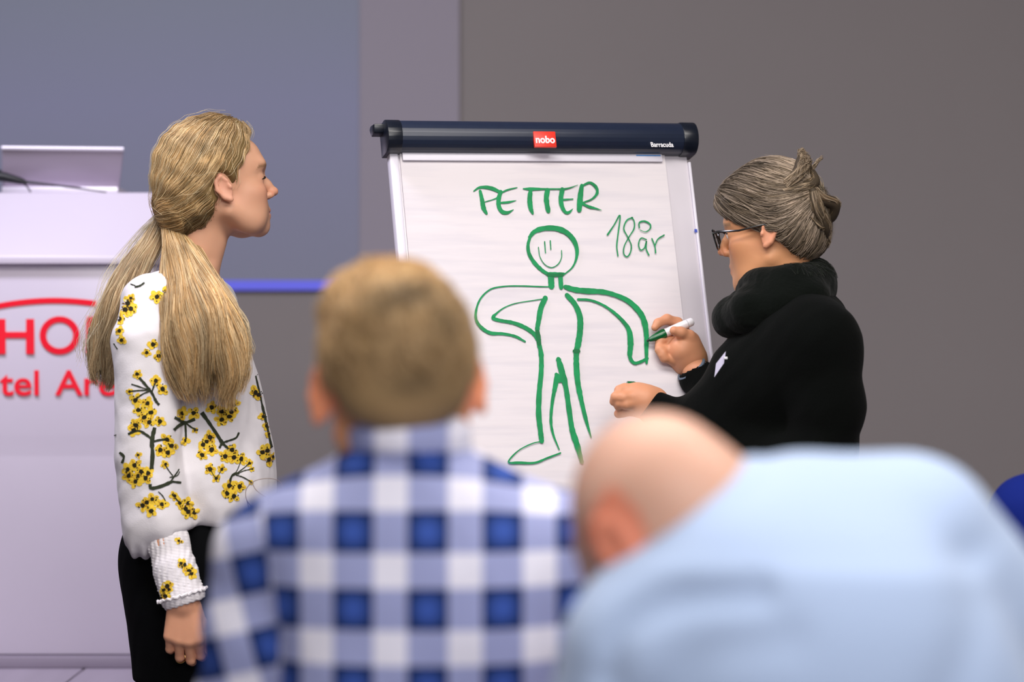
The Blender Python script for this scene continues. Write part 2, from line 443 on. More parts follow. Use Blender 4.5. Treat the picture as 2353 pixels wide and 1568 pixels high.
# ================================================================== THE SETTING
M_wall = mat('wall_paint', (148, 142, 140), .9, .15, noise=(1.2, .03), bump=(180, .12, .002))
M_floor = mat('floor_carpet', (96, 92, 100), .95, .1, noise=(40, .12), bump=(300, .4, .003))
M_ceil = mat('ceiling_paint', (205, 203, 200), .9, .1)
M_stage = mat('stage_laminate', (170, 160, 178), .55, .4, noise=(14, .06), stretch=(1, .08, 1))
M_trim = mat('baseboard_paint', (90, 88, 88), .6, .3)

def slab(name, lo, hi, m, kind='structure', parent=None, bevel=0):
    b = MB(); b.box(lo, hi); return tag(b.build(name, m, parent, bevel), kind=kind) if kind else b.build(name, m, parent, bevel)
slab('wall_back', (-4.2, 9.0, 0), (4.2, 9.15, 3.6), M_wall)
slab('wall_left', (-4.35, -2.5, 0), (-4.2, 9.15, 3.6), M_wall)
slab('wall_right', (4.2, -2.5, 0), (4.35, 9.15, 3.6), M_wall)
slab('floor', (-4.35, -2.5, -.1), (4.35, 9.15, 0), M_floor)
slab('ceiling', (-4.35, -2.5, 3.6), (4.35, 9.15, 3.7), M_ceil)
slab('baseboard_back', (-4.2, 8.98, .47), (4.2, 9.0, .57), M_trim)
# low stage under the lectern: carcass and deck boards
stage_z = CAMZ-(1535-CY)*6.88/F
st = tag(slab('trim_1', (-4.19, 6.42, 0), (4.19, 8.98, stage_z-.03), M_trim), kind='structure')
dk = MB()
for i in range(8): dk.box((-4.15+i*1.04, 6.38, stage_z-.03), (-4.15+i*1.04+1.035, 8.97, stage_z))
dko = tag(dk.build('floor_stage', M_stage, bevel=.003), kind='structure')

# ------------------------------------------------------------------ projection screen
pw = Place(8.975)
scr = empty('projection_screen', pw.P(400, 668), 'large projection screen hanging on the back wall with a dim bluish slide', 'projection screen')
M_scr = mat('screen_fabric', (164, 158, 168), .85, .1, bump=(600, .1, .001))
M_scr_edge = mat('screen_border', (120, 118, 124), .8, .1)
a = pw.P(1056, -260); b = pw.P(1056, 668)
x1 = a[0]; x0 = x1-2.75; zt = 3.3; zb = b[2]
slab('fabric', (x0, 8.980, zb), (x1, 8.995, zt), M_scr, None, scr)
bb = MB(); bb.tube([(x0-.01, 8.985, zb+.004), (x1+.0, 8.985, zb+.004)], .007, 10); bb.build('weight_bar', M_scr_edge, scr, smooth=True)
bb = MB(); bb.box((x0-.06, 8.85, zt), (x1+.06, 8.98, zt+.12)); bb.build('housing', M_trim, scr, .01)
# the projected slide: an image that gives off a little light
m, nt, bs = new_mat('projected_slide'); bs.inputs['Base Color'].default_value = lin4((140, 142, 150)); bs.inputs['Roughness'].default_value = .85
tc = nt.nodes.new('ShaderNodeTexCoord'); sx = nt.nodes.new('ShaderNodeSeparateXYZ'); nt.links.new(tc.outputs['Generated'], sx.inputs[0])
cr = nt.nodes.new('ShaderNodeValToRGB'); e = cr.color_ramp.elements
e[0].position = 0.0; e[0].color = (.014, .016, .052, 1); e[1].position = 1.0; e[1].color = (.0, .010, .008, 1)
k = cr.color_ramp.elements.new(.35); k.color = (.022, .024, .085, 1); k = cr.color_ramp.elements.new(.62); k.color = (.014, .026, .050, 1)
nt.links.new(sx.outputs['Z'], cr.inputs[0]); nt.links.new(cr.outputs[0], bs.inputs['Emission Color']); bs.inputs['Emission Strength'].default_value = 1.0
M_slide = m
xs1 = pw.P(825, 0)[0]; xs0 = x0+.06
slab('slide', (xs0, 8.974, pw.P(0, 645)[2]), (xs1, 8.981, zt-.25), M_slide, None, scr)
m, nt, bs = new_mat('slide_blue_bar'); bs.inputs['Base Color'].default_value = lin4((90, 95, 190)); bs.inputs['Emission Color'].default_value = (.05, .05, .40, 1); bs.inputs['Emission Strength'].default_value = 1.0
slab('blue_bar', (xs0, 8.973, pw.P(0, 667)[2]), (xs1, 8.981, pw.P(0, 645)[2]), m, None, scr)

# ------------------------------------------------------------------ lectern
pl = Place(6.88)
M_lec = mat('lectern_laminate', (212, 203, 220), .32, .5, noise=(3, .02))
M_lec2 = mat('lectern_edge', (150, 140, 158), .5, .4)
M_red = mat('red_letters', (250, 6, 44), .5, .4)
lec = empty('lectern', (pl.P(95, 0)[0], 7.1, stage_z), 'white hotel lectern with red lettering, behind the blonde woman', 'lectern')
lx0, lx1 = pl.P(-170, 0)[0], pl.P(360, 0)[0]
def lz(v, Y=6.88): return CAMZ-(v-CY)*Y/F
zt_, zm, zk, zb_ = lz(443, 7.0), lz(590, 6.86), lz(1050), stage_z
b = MB(); b.prism([(7.00, zt_), (6.86, zm), (6.86, zm-.018), (7.30, zm-.018), (7.36, zt_-.10), (7.34, zt_-.03), (7.03, zt_+.002)], lx0, lx1); b.build('desk_front', M_lec, lec, .004)
b = MB(); b.prism([(6.885, zm-.018), (6.915, zk+.05), (6.92, zk), (6.90, zb_+.03), (7.25, zb_+.03), (7.25, zm-.018)], lx0+.008, lx1-.008); b.build('front_panel', M_lec, lec, .003)
b = MB(); b.box((lx0-.02, 6.86, zb_), (lx1+.02, 7.32, zb_+.028)); b.build('base', M_lec2, lec, .004)
def text_obj(txt, name, m, parent, size, M, align='LEFT', ext=.0006, off=0.0, sx=1.0):
    c = bpy.data.curves.new(name, 'FONT'); c.body = txt; c.size = size; c.align_x = align; c.extrude = ext; c.offset = off
    o = bpy.data.objects.new(name, c); COL.objects.link(o); bpy.context.view_layer.update()
    me = bpy.data.meshes.new_from_object(o.evaluated_get(bpy.context.evaluated_depsgraph_get())); bpy.data.objects.remove(o)
    me.transform(Matrix.Diagonal((sx, 1, 1, 1))); me.transform(M); me.materials.clear(); me.materials.append(m)
    return link(bpy.data.objects.new(name, me), parent)
# front-panel plane: slightly leaning, letters stand 2 mm proud of it
def lecP(u, v):
    t = (v-600)/450.0; Y = 6.885+.03*min(max(t, 0), 1)-.003; return Vector(((u-CX)*Y/F, Y, CAMZ-(v-CY)*Y/F))
b = MB()
arc = [(-38, 713), (0, 703), (45, 696), (90, 692), (130, 691), (175, 693), (222, 698)]
D = catmull(np.array(arc, float), 6)
top = [lecP(x, y-6.5) for x, y in D]; bot = [lecP(x, y+6.5) for x, y in D]; n = len(D)
b.add(top+bot, [(i, i+1, n+i+1, n+i) for i in range(n-1)]); b.build('red_arc', M_red, lec)
def bars(segs, name):
    b = MB()
    for (x0, y0, x1_, y1_) in segs: b.box(tuple(lecP(x0, y1_)), tuple(lecP(x1_, y0)+Vector((0, .004, 0))))
    return b
b = bars([(-6, 728, 12, 814), (60, 728, 78, 814), (12, 763, 60, 777)], 'H'); b.build('letter_h', M_red, lec)
b = bars([(-72, 728, -54, 814), (-104, 728, -22, 743)], 'T'); b.build('letter_t', M_red, lec)
b = MB(); N = 40
ring = []
for k in range(N):
    an = 2*math.pi*k/N; ring.append((lecP(137+46*math.cos(an), 771+44*math.sin(an)), lecP(137+31*math.cos(an), 771+30*math.sin(an))))
b.add([r[0] for r in ring]+[r[1] for r in ring], [(i, (i+1) % N, N+(i+1) % N, N+i) for i in range(N)]); b.build('letter_o', M_red, lec)
b = bars([(198, 728, 214, 814), (262, 728, 278, 814)], 'N')
b.add([lecP(198, 728), lecP(216, 728), lecP(278, 814), lecP(260, 814)], [(0, 1, 2, 3)]); b.build('letter_n', M_red, lec)
p = lecP(94, 908); text_obj('Hotel', 'word_hotel', M_red, lec, .086, Matrix.Translation(p) @ Matrix.Rotation(math.pi/2, 4, 'X'), 'RIGHT', off=.0012, sx=1.12)
p = lecP(128, 908); text_obj('Arena', 'word_arena', M_red, lec, .086, Matrix.Translation(p) @ Matrix.Rotation(math.pi/2, 4, 'X'), 'LEFT', off=.0012, sx=1.12)

# ------------------------------------------------------------------ laptop on the lectern
M_alu = mat('laptop_aluminium', (176, 164, 182), .38, .5, metal=.35)
M_alue = mat('laptop_edge', (228, 222, 235), .3, .5, metal=.2)
M_key = mat('laptop_keys', (25, 25, 28), .5)
lt = empty('laptop', (pl.P(140, 0)[0], 7.1, zt_), 'open silver laptop on top of the white lectern, seen from behind its lid', 'laptop')
ztop = zt_+.004
def lpt(u, v, Y): return Vector(((u-CX)*Y/F, Y, CAMZ-(v-CY)*Y/F))
b = MB(); A = [lpt(4, 338, 7.02), lpt(284, 341, 7.02), lpt(273, 437, 7.08), lpt(6, 433, 7.08)]
A2 = [q+Vector((0, .008, .002)) for q in A]
b.add(A+A2, [(0, 1, 2, 3), (7, 6, 5, 4), (0, 4, 5, 1), (1, 5, 6, 2), (2, 6, 7, 3), (3, 7, 4, 0)]); lid = b.build('lid', M_alu, lt, .0015)
b = MB(); b.tube([A[0]+Vector((0, .003, -.002)), A[1]+Vector((0, .003, -.002))], .0058, 10); b.build('lid_edge', M_alue, lt, smooth=True)
b = MB(); b.box((A[3].x, 7.065, ztop-.002), (A[2].x, 7.29, ztop+.014)); b.build('keyboard_base', M_alue, lt, .003)
b = MB(); b.box((A[3].x+.02, 7.11, ztop+.014), (A[2].x-.02, 7.20, ztop+.0155)); b.build('keys', M_key, lt)
# gooseneck microphone lying across in front of the laptop
M_blk = mat('black_plastic', (22, 24, 30), .45, .4)
mic = empty('microphone', lpt(-20, 440, 7.03), 'black gooseneck microphone lying in front of the laptop on the lectern', 'microphone')
b = MB(); b.tube([lpt(-70, 398, 6.99), lpt(-30, 402, 6.99), lpt(10, 407, 6.99), lpt(48, 416, 6.99), lpt(62, 420, 6.99)], [.010, .0125, .012, .0085, .004], 12); b.build('microphone_head', M_blk, mic, smooth=True)
b = MB(); b.tube([lpt(55, 418, 6.99), lpt(110, 424, 6.99), lpt(170, 431, 7.0), lpt(245, 442, 7.02)], [.0038, .003, .0026, .0016], 8); b.build('gooseneck', M_blk, mic, smooth=True)
b = MB(); b.tube([lpt(48, 417, 6.99), lpt(58, 425, 6.99), lpt(66, 434, 7.0), lpt(70, 441, 7.02)], [.003, .002, .002, .002], 8); b.build('stand_foot', M_blk, mic, smooth=True)
b = MB(); b.tube([lpt(-60, 378, 7.0), lpt(-25, 388, 7.0), lpt(3, 396, 7.0)], [.008, .009, .005], 10); b.build('switch', M_blk, mic, smooth=True)

# ------------------------------------------------------------------ flip chart
psi, theta, roll = math.radians(17), math.radians(16), math.radians(-.8)
B3 = (Matrix.Rotation(psi, 3, 'Z') @ Matrix.Rotation(-theta, 3, 'X') @ Matrix.Rotation(roll, 3, 'Y'))
O3 = Vector(Place(5.83).P(1240, 357)); BM = Matrix.Translation(O3) @ B3.to_4x4()
nrm = B3 @ Vector((0, 1, 0))
def board(u, v, off=0.0):
    """local x,z of the point of the board seen at u,v"""
    d = Vector(((u-CX)/F, 1, -(v-CY)/F)); C = Vector((0, 0, CAMZ)); t = ((O3+nrm*off-C).dot(nrm))/d.dot(nrm)
    q = B3.inverted() @ (C+d*t-O3); return q.x, q.z
def board_Y(u, v):
    d = Vector(((u-CX)/F, 1, -(v-CY)/F)); return (O3-Vector((0, 0, CAMZ))).dot(nrm)/d.dot(nrm)
fc = empty('flip_chart', (O3.x, O3.y, 0), 'white flip chart easel with a dark navy clamp bar and red logo', 'flip chart')
M_board = mat('board_enamel', (218, 212, 220), .25, .5)
M_rail = mat('board_rail', (222, 218, 230), .35, .5)
M_navy = mat('navy_plastic', (27, 36, 56), .34, .5, noise=(60, .05))
M_cap = mat('end_cap_plastic', (14, 20, 32), .3, .5)
xl, _ = board(896, 380); xr, _ = board(1588, 375); zbot = -1.0
b = MB(); b.box((xl+.018, .004, zbot), (xr-.006, .016, .03), BM); b.build('board', M_board, fc, .002)
b = MB(); b.box((xl, -.004, zbot-.01), (xl+.018, .02, .02), BM); b.build('side_rail', M_rail, fc, .003)
b = MB(); b.box((xr-.006, .0, zbot-.01), (xr, .02, -.012), BM); b.build('side_rail', M_rail, fc, .002)
b = MB(); b.box((xl, -.05, zbot-.035), (xr, .02, zbot-.01), BM); b.build('pen_tray', M_navy, fc, .004)
# clamp bar: rounded profile, along x
bl, _ = board(905, 315, -.03); br, _ = board(1572, 320, -.03)
hz = .0655
def barprof(e=0.0):
    P = []
    for k in range(13):
        a = -math.pi/2+math.pi*k/12; P.append((-.012-(.030+e)*math.cos(a), hz/2+(hz/2+e)*math.sin(a)+.001))
    return P+[(.024+e, hz+e), (.024+e, -e*.5+.001)]
b = MB(); b.prism(barprof(), bl, br, BM); b.build('clamp_bar', M_navy, fc, .0008)
cl, _ = board(883, 315, -.03); cr_, _ = board(1602, 320, -.03)
b = MB(); b.prism(barprof(.0015), cl+.006, bl+.016, BM); b.build('end_cap', M_cap, fc, .0015)
b = MB(); b.prism(barprof(.0022), br-.004, cr_, BM); b.build('end_cap', M_cap, fc, .003)
b = MB(); b.prism([(-.012, hz-.004), (-.006, hz-.022), (.02, hz-.022), (.03, hz-.004), (.02, hz+.002)], cl-.014, cl+.018, BM); b.build('hook', M_cap, fc, .003)
# red logo plate
M_logo = mat('logo_red', (228, 52, 36), .4, .4); M_white = mat('print_white', (240, 238, 240), .5, .3)
lc, lzc = board(1252, 320, -.043)
Mf = BM @ Matrix.Translation((0, -.0425, 0))
b = MB(); b.box((lc-.0235, -.0445, lzc-.0175), (lc+.0235, -.038, lzc+.0165), BM); b.build('logo_plate', M_logo, fc, .001)
TB = BM @ Matrix.Translation((lc, -.0447, lzc-.0085)) @ Matrix.Rotation(math.pi/2, 4, 'X')
text_obj('nobo', 'logo_lettering', M_white, fc, .0215, TB, 'CENTER', .0003, .0006, .92)
tx, tz = board(1497, 337, -.043)
text_obj('Barracuda', 'model_lettering', M_white, fc, .0165, BM @ Matrix.Translation((tx, -.0405, tz+.0005)) @ Matrix.Rotation(math.radians(-14), 4, 'X') @ Matrix.Rotation(math.pi/2, 4, 'X'), 'LEFT', .0003, .0002, .74)
# legs
for (ax, ay, bx, by) in ((xl+.06, .03, -.36, -.16), (xr-.06, .03, .30, -.16)):
    b = MB(); b.tube([BM @ Vector((ax, .03, -.15)), BM @ Vector((ax*1.02, .035, -.95)), Vector((O3.x+bx*.85, O3.y+by-.06, .02))], .011, 10); b.build('leg', M_rail, fc, smooth=True)
b = MB(); b.tube([BM @ Vector((0, .03, -.10)), Vector((O3.x-.08, O3.y+.42, .02))], .011, 10); b.build('leg', M_rail, fc, smooth=True)

# paper pad
m, nt, bs = new_mat('flip_paper'); bs.inputs['Roughness'].default_value = .75; bs.inputs['Specular IOR Level'].default_value = .2
tc = nt.nodes.new('ShaderNodeTexCoord'); mp = nt.nodes.new('ShaderNodeMapping'); mp.inputs['Scale'].default_value = (2.2, 2.2, 26)
mp.inputs['Rotation'].default_value = (0, .01, 0)
ns = nt.nodes.new('ShaderNodeTexNoise'); ns.inputs['Scale'].default_value = 2.2; ns.inputs['Detail'].default_value = 3
nt.links.new(tc.outputs['Object'], mp.inputs[0]); nt.links.new(mp.outputs[0], ns.inputs['Vector'])
rp = nt.nodes.new('ShaderNodeValToRGB'); rp.color_ramp.elements[0].position = .3; rp.color_ramp.elements[0].color = lin4((217, 211, 217)); rp.color_ramp.elements[1].position = .55; rp.color_ramp.elements[1].color = lin4((226, 219, 223))
nt.links.new(ns.outputs['Fac'], rp.inputs[0]); nt.links.new(rp.outputs[0], bs.inputs['Base Color'])
bp = nt.nodes.new('ShaderNodeBump'); bp.inputs['Strength'].default_value = .12; bp.inputs['Distance'].default_value = .004
nt.links.new(ns.outputs['Fac'], bp.inputs['Height']); nt.links.new(bp.outputs[0], bs.inputs['Normal'])
M_paper = m
pad = empty('paper_pad', BM @ Vector((0, 0, 0)), 'white paper pad with a green marker drawing, clamped on the flip chart', 'paper pad')
pxl, _ = board(921, 380, -.002); pxr, _ = board(1530, 380, -.002)
b = MB(); nx, nz = 24, 30; V = []; 
for j in range(nz+1):
    for i in range(nx+1):
        x = pxl+(pxr-pxl)*i/nx; z = .01-.90*j/nz
        V.append(BM @ Vector((x, -.0015-.0012*math.sin(x*9+z*3)*math.sin(z*5)*min(1, j/6)-.0008*j/nz, z)))
b.add(V, [(j*(nx+1)+i, (j+1)*(nx+1)+i, (j+1)*(nx+1)+i+1, j*(nx+1)+i+1) for j in range(nz) for i in range(nx)])
top_sheet = b.build('top_sheet', M_paper, pad, smooth=True)
b = MB(); b.box((pxl+.001, .0, -.895), (pxr-.001, .0038, .01), BM); b.build('sheet_stack', M_paper, pad)
sx0, sz0 = board(924, 360, -.004); sx1, sz1 = board(1521, 369, -.004)
b = MB(); b.box((sx0, -.0085, sz1-.004), (sx1, -.0035, .006), BM); b.build('clamp_strip', M_rail, fc, .0012)
b = MB(); tx0, tzz = board(1462, 358, -.009); tx1, _ = board(1518, 358, -.009); b.box((tx0, -.0092, tzz-.0005), (tx1, -.0084, tzz+.002), BM); b.build('blue_tape', mat('blue_tape', (60, 130, 200), .5), fc)
b = MB(); mx_, mz_ = board(1594, 530, .0); b.box((xr-.010, -.0008, mz_-.004), (xr-.004, .0, mz_+.003), BM); b.build('blue_speck', mat('blue_speck', (70, 90, 190), .6), fc)

# ink strokes, coordinates in two zoomed views of the sheet
M_ink = mat('green_ink', (3, 138, 78), .55, .3, noise=(45, .22)); 
Z7 = lambda x, y: (850+x/2.941, 240+y/2.941); Z8 = lambda x, y: (1050+x/3.137, 600+y/3.137)
ink_off = [0.0]
M_ink_d = mat('green_ink_doubled', (5, 110, 60), .55, .3, noise=(45, .2))
def stroke(mb, Z, sc, pts, wmul=1.0):
    D = catmull(np.array([(*Z(p[0], p[1]), p[2]/sc*wmul) for p in pts], float), 6); ink_off[0] += .00004
    X = np.array([board(u, v, -.004) for u, v in D[:, :2]]); w = D[:, 2]*5.8/F*.5; T = np.gradient(X, axis=0); T /= np.linalg.norm(T, axis=1, keepdims=True)+1e-9
    Nn = np.stack([-T[:, 1], T[:, 0]], 1); jit = 1+.06*rng.normal(size=len(w)); L, R_ = X+Nn*(w*jit)[:, None], X-Nn*(w*jit)[:, None]
    V = [BM @ Vector((q[0], -.0042-ink_off[0], q[1])) for q in np.concatenate([L, R_])]; n = len(D)
    mb.add(V, [(i, i+1, n+i+1, n+i) for i in range(n-1)])
    for idx, s in ((0, -1), (n-1, 1)):     # round ends
        c = X[idx]; a0 = math.atan2(Nn[idx][1], Nn[idx][0]); k = 6; fan = [BM @ Vector((c[0], -.0042-ink_off[0], c[1]))]
        for q in range(k+1):
            an = a0+(-s)*math.pi*q/k; fan.append(BM @ Vector((c[0]+w[idx]*math.cos(an)*.9, -.0042-ink_off[0], c[1]+w[idx]*math.sin(an)*.9)))
        mb.add(fan, [(0, i+1, i+2) for i in range(k)])
def ink(name, Z, sc, strokes):
    mb = MB()
    for s in strokes: stroke(mb, Z, sc, s)
    me_o = mb.build(name, M_ink, pad); return me_o
ink('word_petter', Z7, 2.941, [
    [(702,586,8),(740,562,16),(800,562,26),(850,578,28),(884,604,20),(850,636,9),(768,662,6)], [(745,585,20),(757,640,28),(768,700,32),(788,738,18)],
    [(870,606,10),(930,578,12),(995,562,6)], [(884,590,28),(870,640,30),(872,690,30),(893,725,30),(930,732,22),(970,712,5)], [(880,665,12),(930,662,16),(988,650,4)],
    [(1036,570,8),(1090,572,22),(1200,572,12),(1320,572,10)], [(1086,580,26),(1080,640,34),(1086,700,34),(1100,738,16)], [(1200,580,36),(1192,640,36),(1205,722,32)],
    [(1290,575,14),(1345,566,10),(1405,545,3)], [(1300,575,34),(1290,640,32),(1298,690,30),(1320,728,22),(1345,730,18),(1372,705,3)], [(1300,645,14),(1372,640,8)],
    [(1432,548,26),(1422,620,40),(1414,715,36)], [(1424,560,10),(1455,540,14),(1490,530,18),(1528,560,24),(1535,600,20),(1500,640,12),(1440,664,10)], [(1430,668,16),(1480,692,20),(1520,702,14),(1565,716,4)]])
ink('age_note', Z7, 2.941, [
    [(1605,882,12),(1650,815,9),(1690,750,9),(1676,880,9),(1668,960,9),(1676,1026,9)],
    [(1775,765,9),(1735,785,9),(1715,840,9),(1738,890,9),(1765,950,8),(1760,1000,9),(1738,1030,9),(1715,1010,9),(1718,960,8),(1748,900,8),(1784,840,9),(1785,790,9),(1768,765,9)],
    [(1820,835,9),(1820,800,10),(1855,790,12),(1892,810,11),(1893,840,9),(1862,862,6),(1825,850,5)],
    [(1868,915,9),(1832,905,9),(1815,945,9),(1828,985,9),(1855,970,8),(1868,925,9),(1866,975,9),(1885,1020,10)],
    [(1905,908,10),(1925,960,9),(1930,1005,10)], [(1926,955,8),(1945,912,9),(1988,884,10)]])
ink('drawn_figure', Z7, 2.941, [
    [(1078,900,24),(1110,862,30),(1170,840,36),(1250,838,38),(1320,862,38),(1372,912,36),(1398,980,28),(1392,1050,17),(1365,1105,11),(1318,1146,9)],
    [(1082,898,18),(1068,950,22),(1075,1010,26),(1110,1070,28),(1160,1120,28),(1205,1150,24)],
    [(1180,928,8),(1186,1005,7)], [(1218,922,8),(1222,982,7)], [(1138,966,6),(1148,1030,6),(1180,1082,7),(1228,1104,7),(1272,1080,7),(1294,1035,6),(1294,988,6)]])
ink('drawn_figure', Z8, 3.137, [
    [(650,92,20),(700,96,30),(770,94,22)], [(676,100,46),(680,186,44)], [(744,100,36),(750,194,32)],
    [(690,187,8),(600,186,9),(450,181,10),(330,185,10),(240,206,11),(172,268,13),(140,345,15),(136,420,20),(172,478,24),(240,520,26),(330,526,22),(420,545,20),(490,582,14)],
    [(650,270,8),(560,284,7),(430,305,7),(345,335,8),(285,378,14),(260,412,28),(310,430,24),(400,446,28),(480,476,30),(545,518,34),(582,565,34),(590,622,26)],
    [(636,268,40),(604,340,38),(588,430,36),(578,500,32),(590,590,32),(606,680,34),(606,800,36),(592,950,40),(588,1100,40),(600,1220,38),(610,1302,34)],
    [(780,188,34),(850,208,40),(930,217,42),(1050,224,36),(1150,250,34),(1240,294,40),(1318,372,44),(1352,450,42),(1364,540,36),(1364,640,30),(1366,736,20)],
    [(870,278,16),(960,284,18),(1050,318,18),(1130,372,22),(1200,440,28),(1240,505,38),(1250,600,42),(1245,690,32),(1272,734,24),(1312,732,22),(1372,704,22)],
    [(792,248,38),(848,312,38),(884,400,44),(886,500,44),(872,600,42),(860,660,42),(860,760,44),(870,880,44),(896,1010,34),(930,1150,26),(966,1275,8)],
    [(730,710,38),(755,800,48),(785,920,38),(808,1080,38),(830,1220,42),(865,1330,42),(900,1455,28)],
    [(722,830,44),(704,920,32),(686,1020,24),(676,1150,20),(692,1250,16),(736,1362,8)], [(715,820,30),(735,850,52),(755,860,40)],
    [(612,1302,8),(540,1318,8),(440,1370,9),(370,1450,12),(450,1456,18),(560,1456,15),(650,1422,13),(745,1386,12)]])
for s_ in ([(655,100,26),(700,104,26),(760,102,24)], [(578,512,34),(586,560,38),(590,600,30)], [(845,652,30),(875,652,30)]):
    mb = MB(); stroke(mb, Z8, 3.137, s_); mb.build('doubled_ink', M_ink_d, pad)

# ================================================================== PEOPLE
M_skin = mat('skin', (210, 160, 130), .5, .35, attr=True, sss=.12, bump=(260, .12, .001))
M_hair = mat('hair', (150, 120, 80), .42, .35, attr=True)
M_hairbase = mat('hair_underlayer', (90, 72, 48), .6, .2, attr=True)
M_white_cloth = mat('white_crepe', (229, 224, 228), .8, .2, bump=(420, .25, .0012), sheen=.15)
M_trousers = mat('black_trousers', (5, 6, 8), .85, .08, sheen=.0, bump=(300, .2, .001))
M_shoe = mat('black_shoe', (16, 15, 16), .35, .5)
M_gold = mat('gold_ring', (214, 180, 110), .25, .5, metal=1.0)
M_yellow = mat('print_yellow', (238, 200, 62), .8, .2, noise=(160, .18)); M_ochre = mat('print_ochre', (196, 140, 32), .8, .2)
M_dark = mat('print_dark_brown', (38, 34, 20), .8, .2); M_branch = mat('print_branch', (50, 56, 40), .8, .2, noise=(120, .25))

def shoes(parent, A, f, name='shoe'):
    for a in A:
        S = SDF(); a = np.array(a, float); f = np.array(f, float)
        S.cone([a+(0, 0, .045-a[2])-f*.05, a+(0, 0, .042-a[2])+f*.05, a+(0, 0, .030-a[2])+f*.17], [.040, .043, .030], .03)
        S.raw(lambda X: -(X[..., 2]-.004), (-9, -9, -9), (9, 9, 9), .004, 'i')
        V, Q = S.mesh(.006); np_mesh(name, V, Q, M_shoe, parent)

# ------------------------------------------------------------------ blonde woman in the flowered blouse
g = Place(5.68); P, r = g.P, g.r
wom = empty('person', (P(440, 0)[0], 5.68, 0), 'person with long blonde ponytail in white blouse with yellow flowers, standing in profile', 'person')
yaw, pit, sc = math.radians(21), math.radians(13), 1.03
O = P(503, 447); R = frame((math.cos(pit)*math.cos(yaw), math.cos(pit)*math.sin(yaw), math.sin(pit)), (-math.sin(pit), 0, math.cos(pit)))
S = SDF(); T = head_prims(S, O, R, sc, ears=(0, 1), chin=-.008, lip=-.006, brow=.009, nose=1.05, jaw=.010, ear_s=.82)
S.cone([P(470, 480), P(455, 560), P(440, 650)], [r(60), r(52), r(56)], .035)
S.cone([P(495, 560, -.01), P(470, 650, -.02)], [r(14), r(12)], .02)
S.loft([(-.40, 0, 0, .09, .12), (-.20, 0, 0, .09, .13), (-.04, 0, 0, .085, .15), (.03, 0, 0, .05, .08)], o=P(430, 660), k=.03)
S.cone([P(430, 690, .0), P(345, 700, -.15), P(335, 950, -.18), P(385, 1250, -.215), P(420, 1385, -.235)], [.05, .045, .036, .026, .024], .03)
S.cone([P(430, 690, .0), P(470, 705, .15), P(480, 950, .19), P(520, 1180, .17)], [.05, .045, .036, .026], .03)
S.loft([(-.30, .0, 0, .10, .16), (-.10, .0, 0, .11, .17), (.10, 0, 0, .09, .14), (.25, 0, 0, .085, .12)], o=P(445, 1180), k=.03)
for w, du in ((-.090, 0), (.090, 10)): S.cone([P(440+du, 1400, w*.9), P(445+du, 1750, w), P(432+du, 2170, w)], [.065, .046, .030], .03)
body_parts = [S.mesh(.0032)]
H = SDF(); hk = hand_prims(H, P(420, 1372, -.238), (.02, .03, -1), (0, 1, .03), (1, .12, 0), .98, curl=(28, 48, 30), spread=3, thumb_out=22, thumb_curl=40)
H.cone([P(408, 1330, -.235), P(420, 1385, -.238)], [.027, .026], .01)
body_parts.append(H.mesh(.0022))
H2 = SDF(); hand_prims(H2, P(520, 1180, .17), (.15, 0, -1), (0, -1, 0), (1, 0, 0), .95, curl=(30, 45, 30)); body_parts.append(H2.mesh(.003))
V, Q = merge(body_parts)
c = skin_cols(V, O, R, sc, (212, 160, 130), ear=(222, 160, 134), brow=(110, 80, 50), cheek=(208, 124, 100), lips=(186, 96, 88))
c = np.where((V[:, 2] < 1.0)[:, None], c*np.array([1.08, .98, .95]), c)
wb = np_mesh('body', V, Q, M_skin, wom, True, cols=np.clip(c, 0, 1))
add_eyes(T, R, sc, wom, closed=True)
# ring
rp = hk[2]; a, b_ = rp[1], rp[2]; d = (b_-a)/np.linalg.norm(b_-a); u = np.cross(d, (0, 1, 0)); u /= np.linalg.norm(u); v = np.cross(d, u); cc = a*.45+b_*.55
mb = MB(); mb.tube([tuple(cc+(u*math.cos(t)+v*math.sin(t))*.0092) for t in np.linspace(0, 2*math.pi, 25)], .0013, 6, False); mb.build('ring', M_gold, wom, smooth=True)

# blouse
SB = SDF()
rows = [(652, 428, 62, .075), (672, 425, 92, .14), (710, 430, 112, .175), (800, 437, 137, .178), (900, 447, 156, .175), (1000, 452, 169, .178), (1085, 458, 174, .185), (1150, 462, 170, .185), (1190, 466, 150, .17), (1215, 468, 140, .16)]
SB.loft([(-(v-650)*g.s, (u-430)*g.s, 0, hw*g.s, hd) for v, u, hw, hd in rows], o=P(430, 650), n=2.1, k=.02)
SB.cone([P(400, 690, -.10), P(345, 697, -.15)], [.062, .058], .04)
SB.cone([P(345, 697, -.15), P(330, 780, -.18), P(336, 900, -.185), P(342, 1050, -.185), P(362, 1180, -.185)], [.056, .062, .061, .063, .066], .008)
SB.ell(P(368, 1212, -.185), (.064, .060, .050), k=.03)
SB.ell(P(330, 1240, -.175), (.034, .045, .034), k=.02); SB.ell(P(405, 1222, -.19), (.035, .04, .022), k=.02)
SB.cone([P(450, 690, .10), P(478, 705, .15), P(492, 950, .19), P(520, 1150, .17)], [.06, .058, .062, .055], .02)
SB.raw(lambda X: -(X[..., 2]-(P(0, 1207)[2]+.20*(X[..., 0]-P(450, 0)[0]))) if False else np.where(X[..., 0] > P(432, 0)[0], (P(0, 1207)[2]+.19*(X[..., 0]-P(450, 0)[0]))-X[..., 2], -1.0), (-9, -9, -9), (9, 9, 9), .012, 'i')
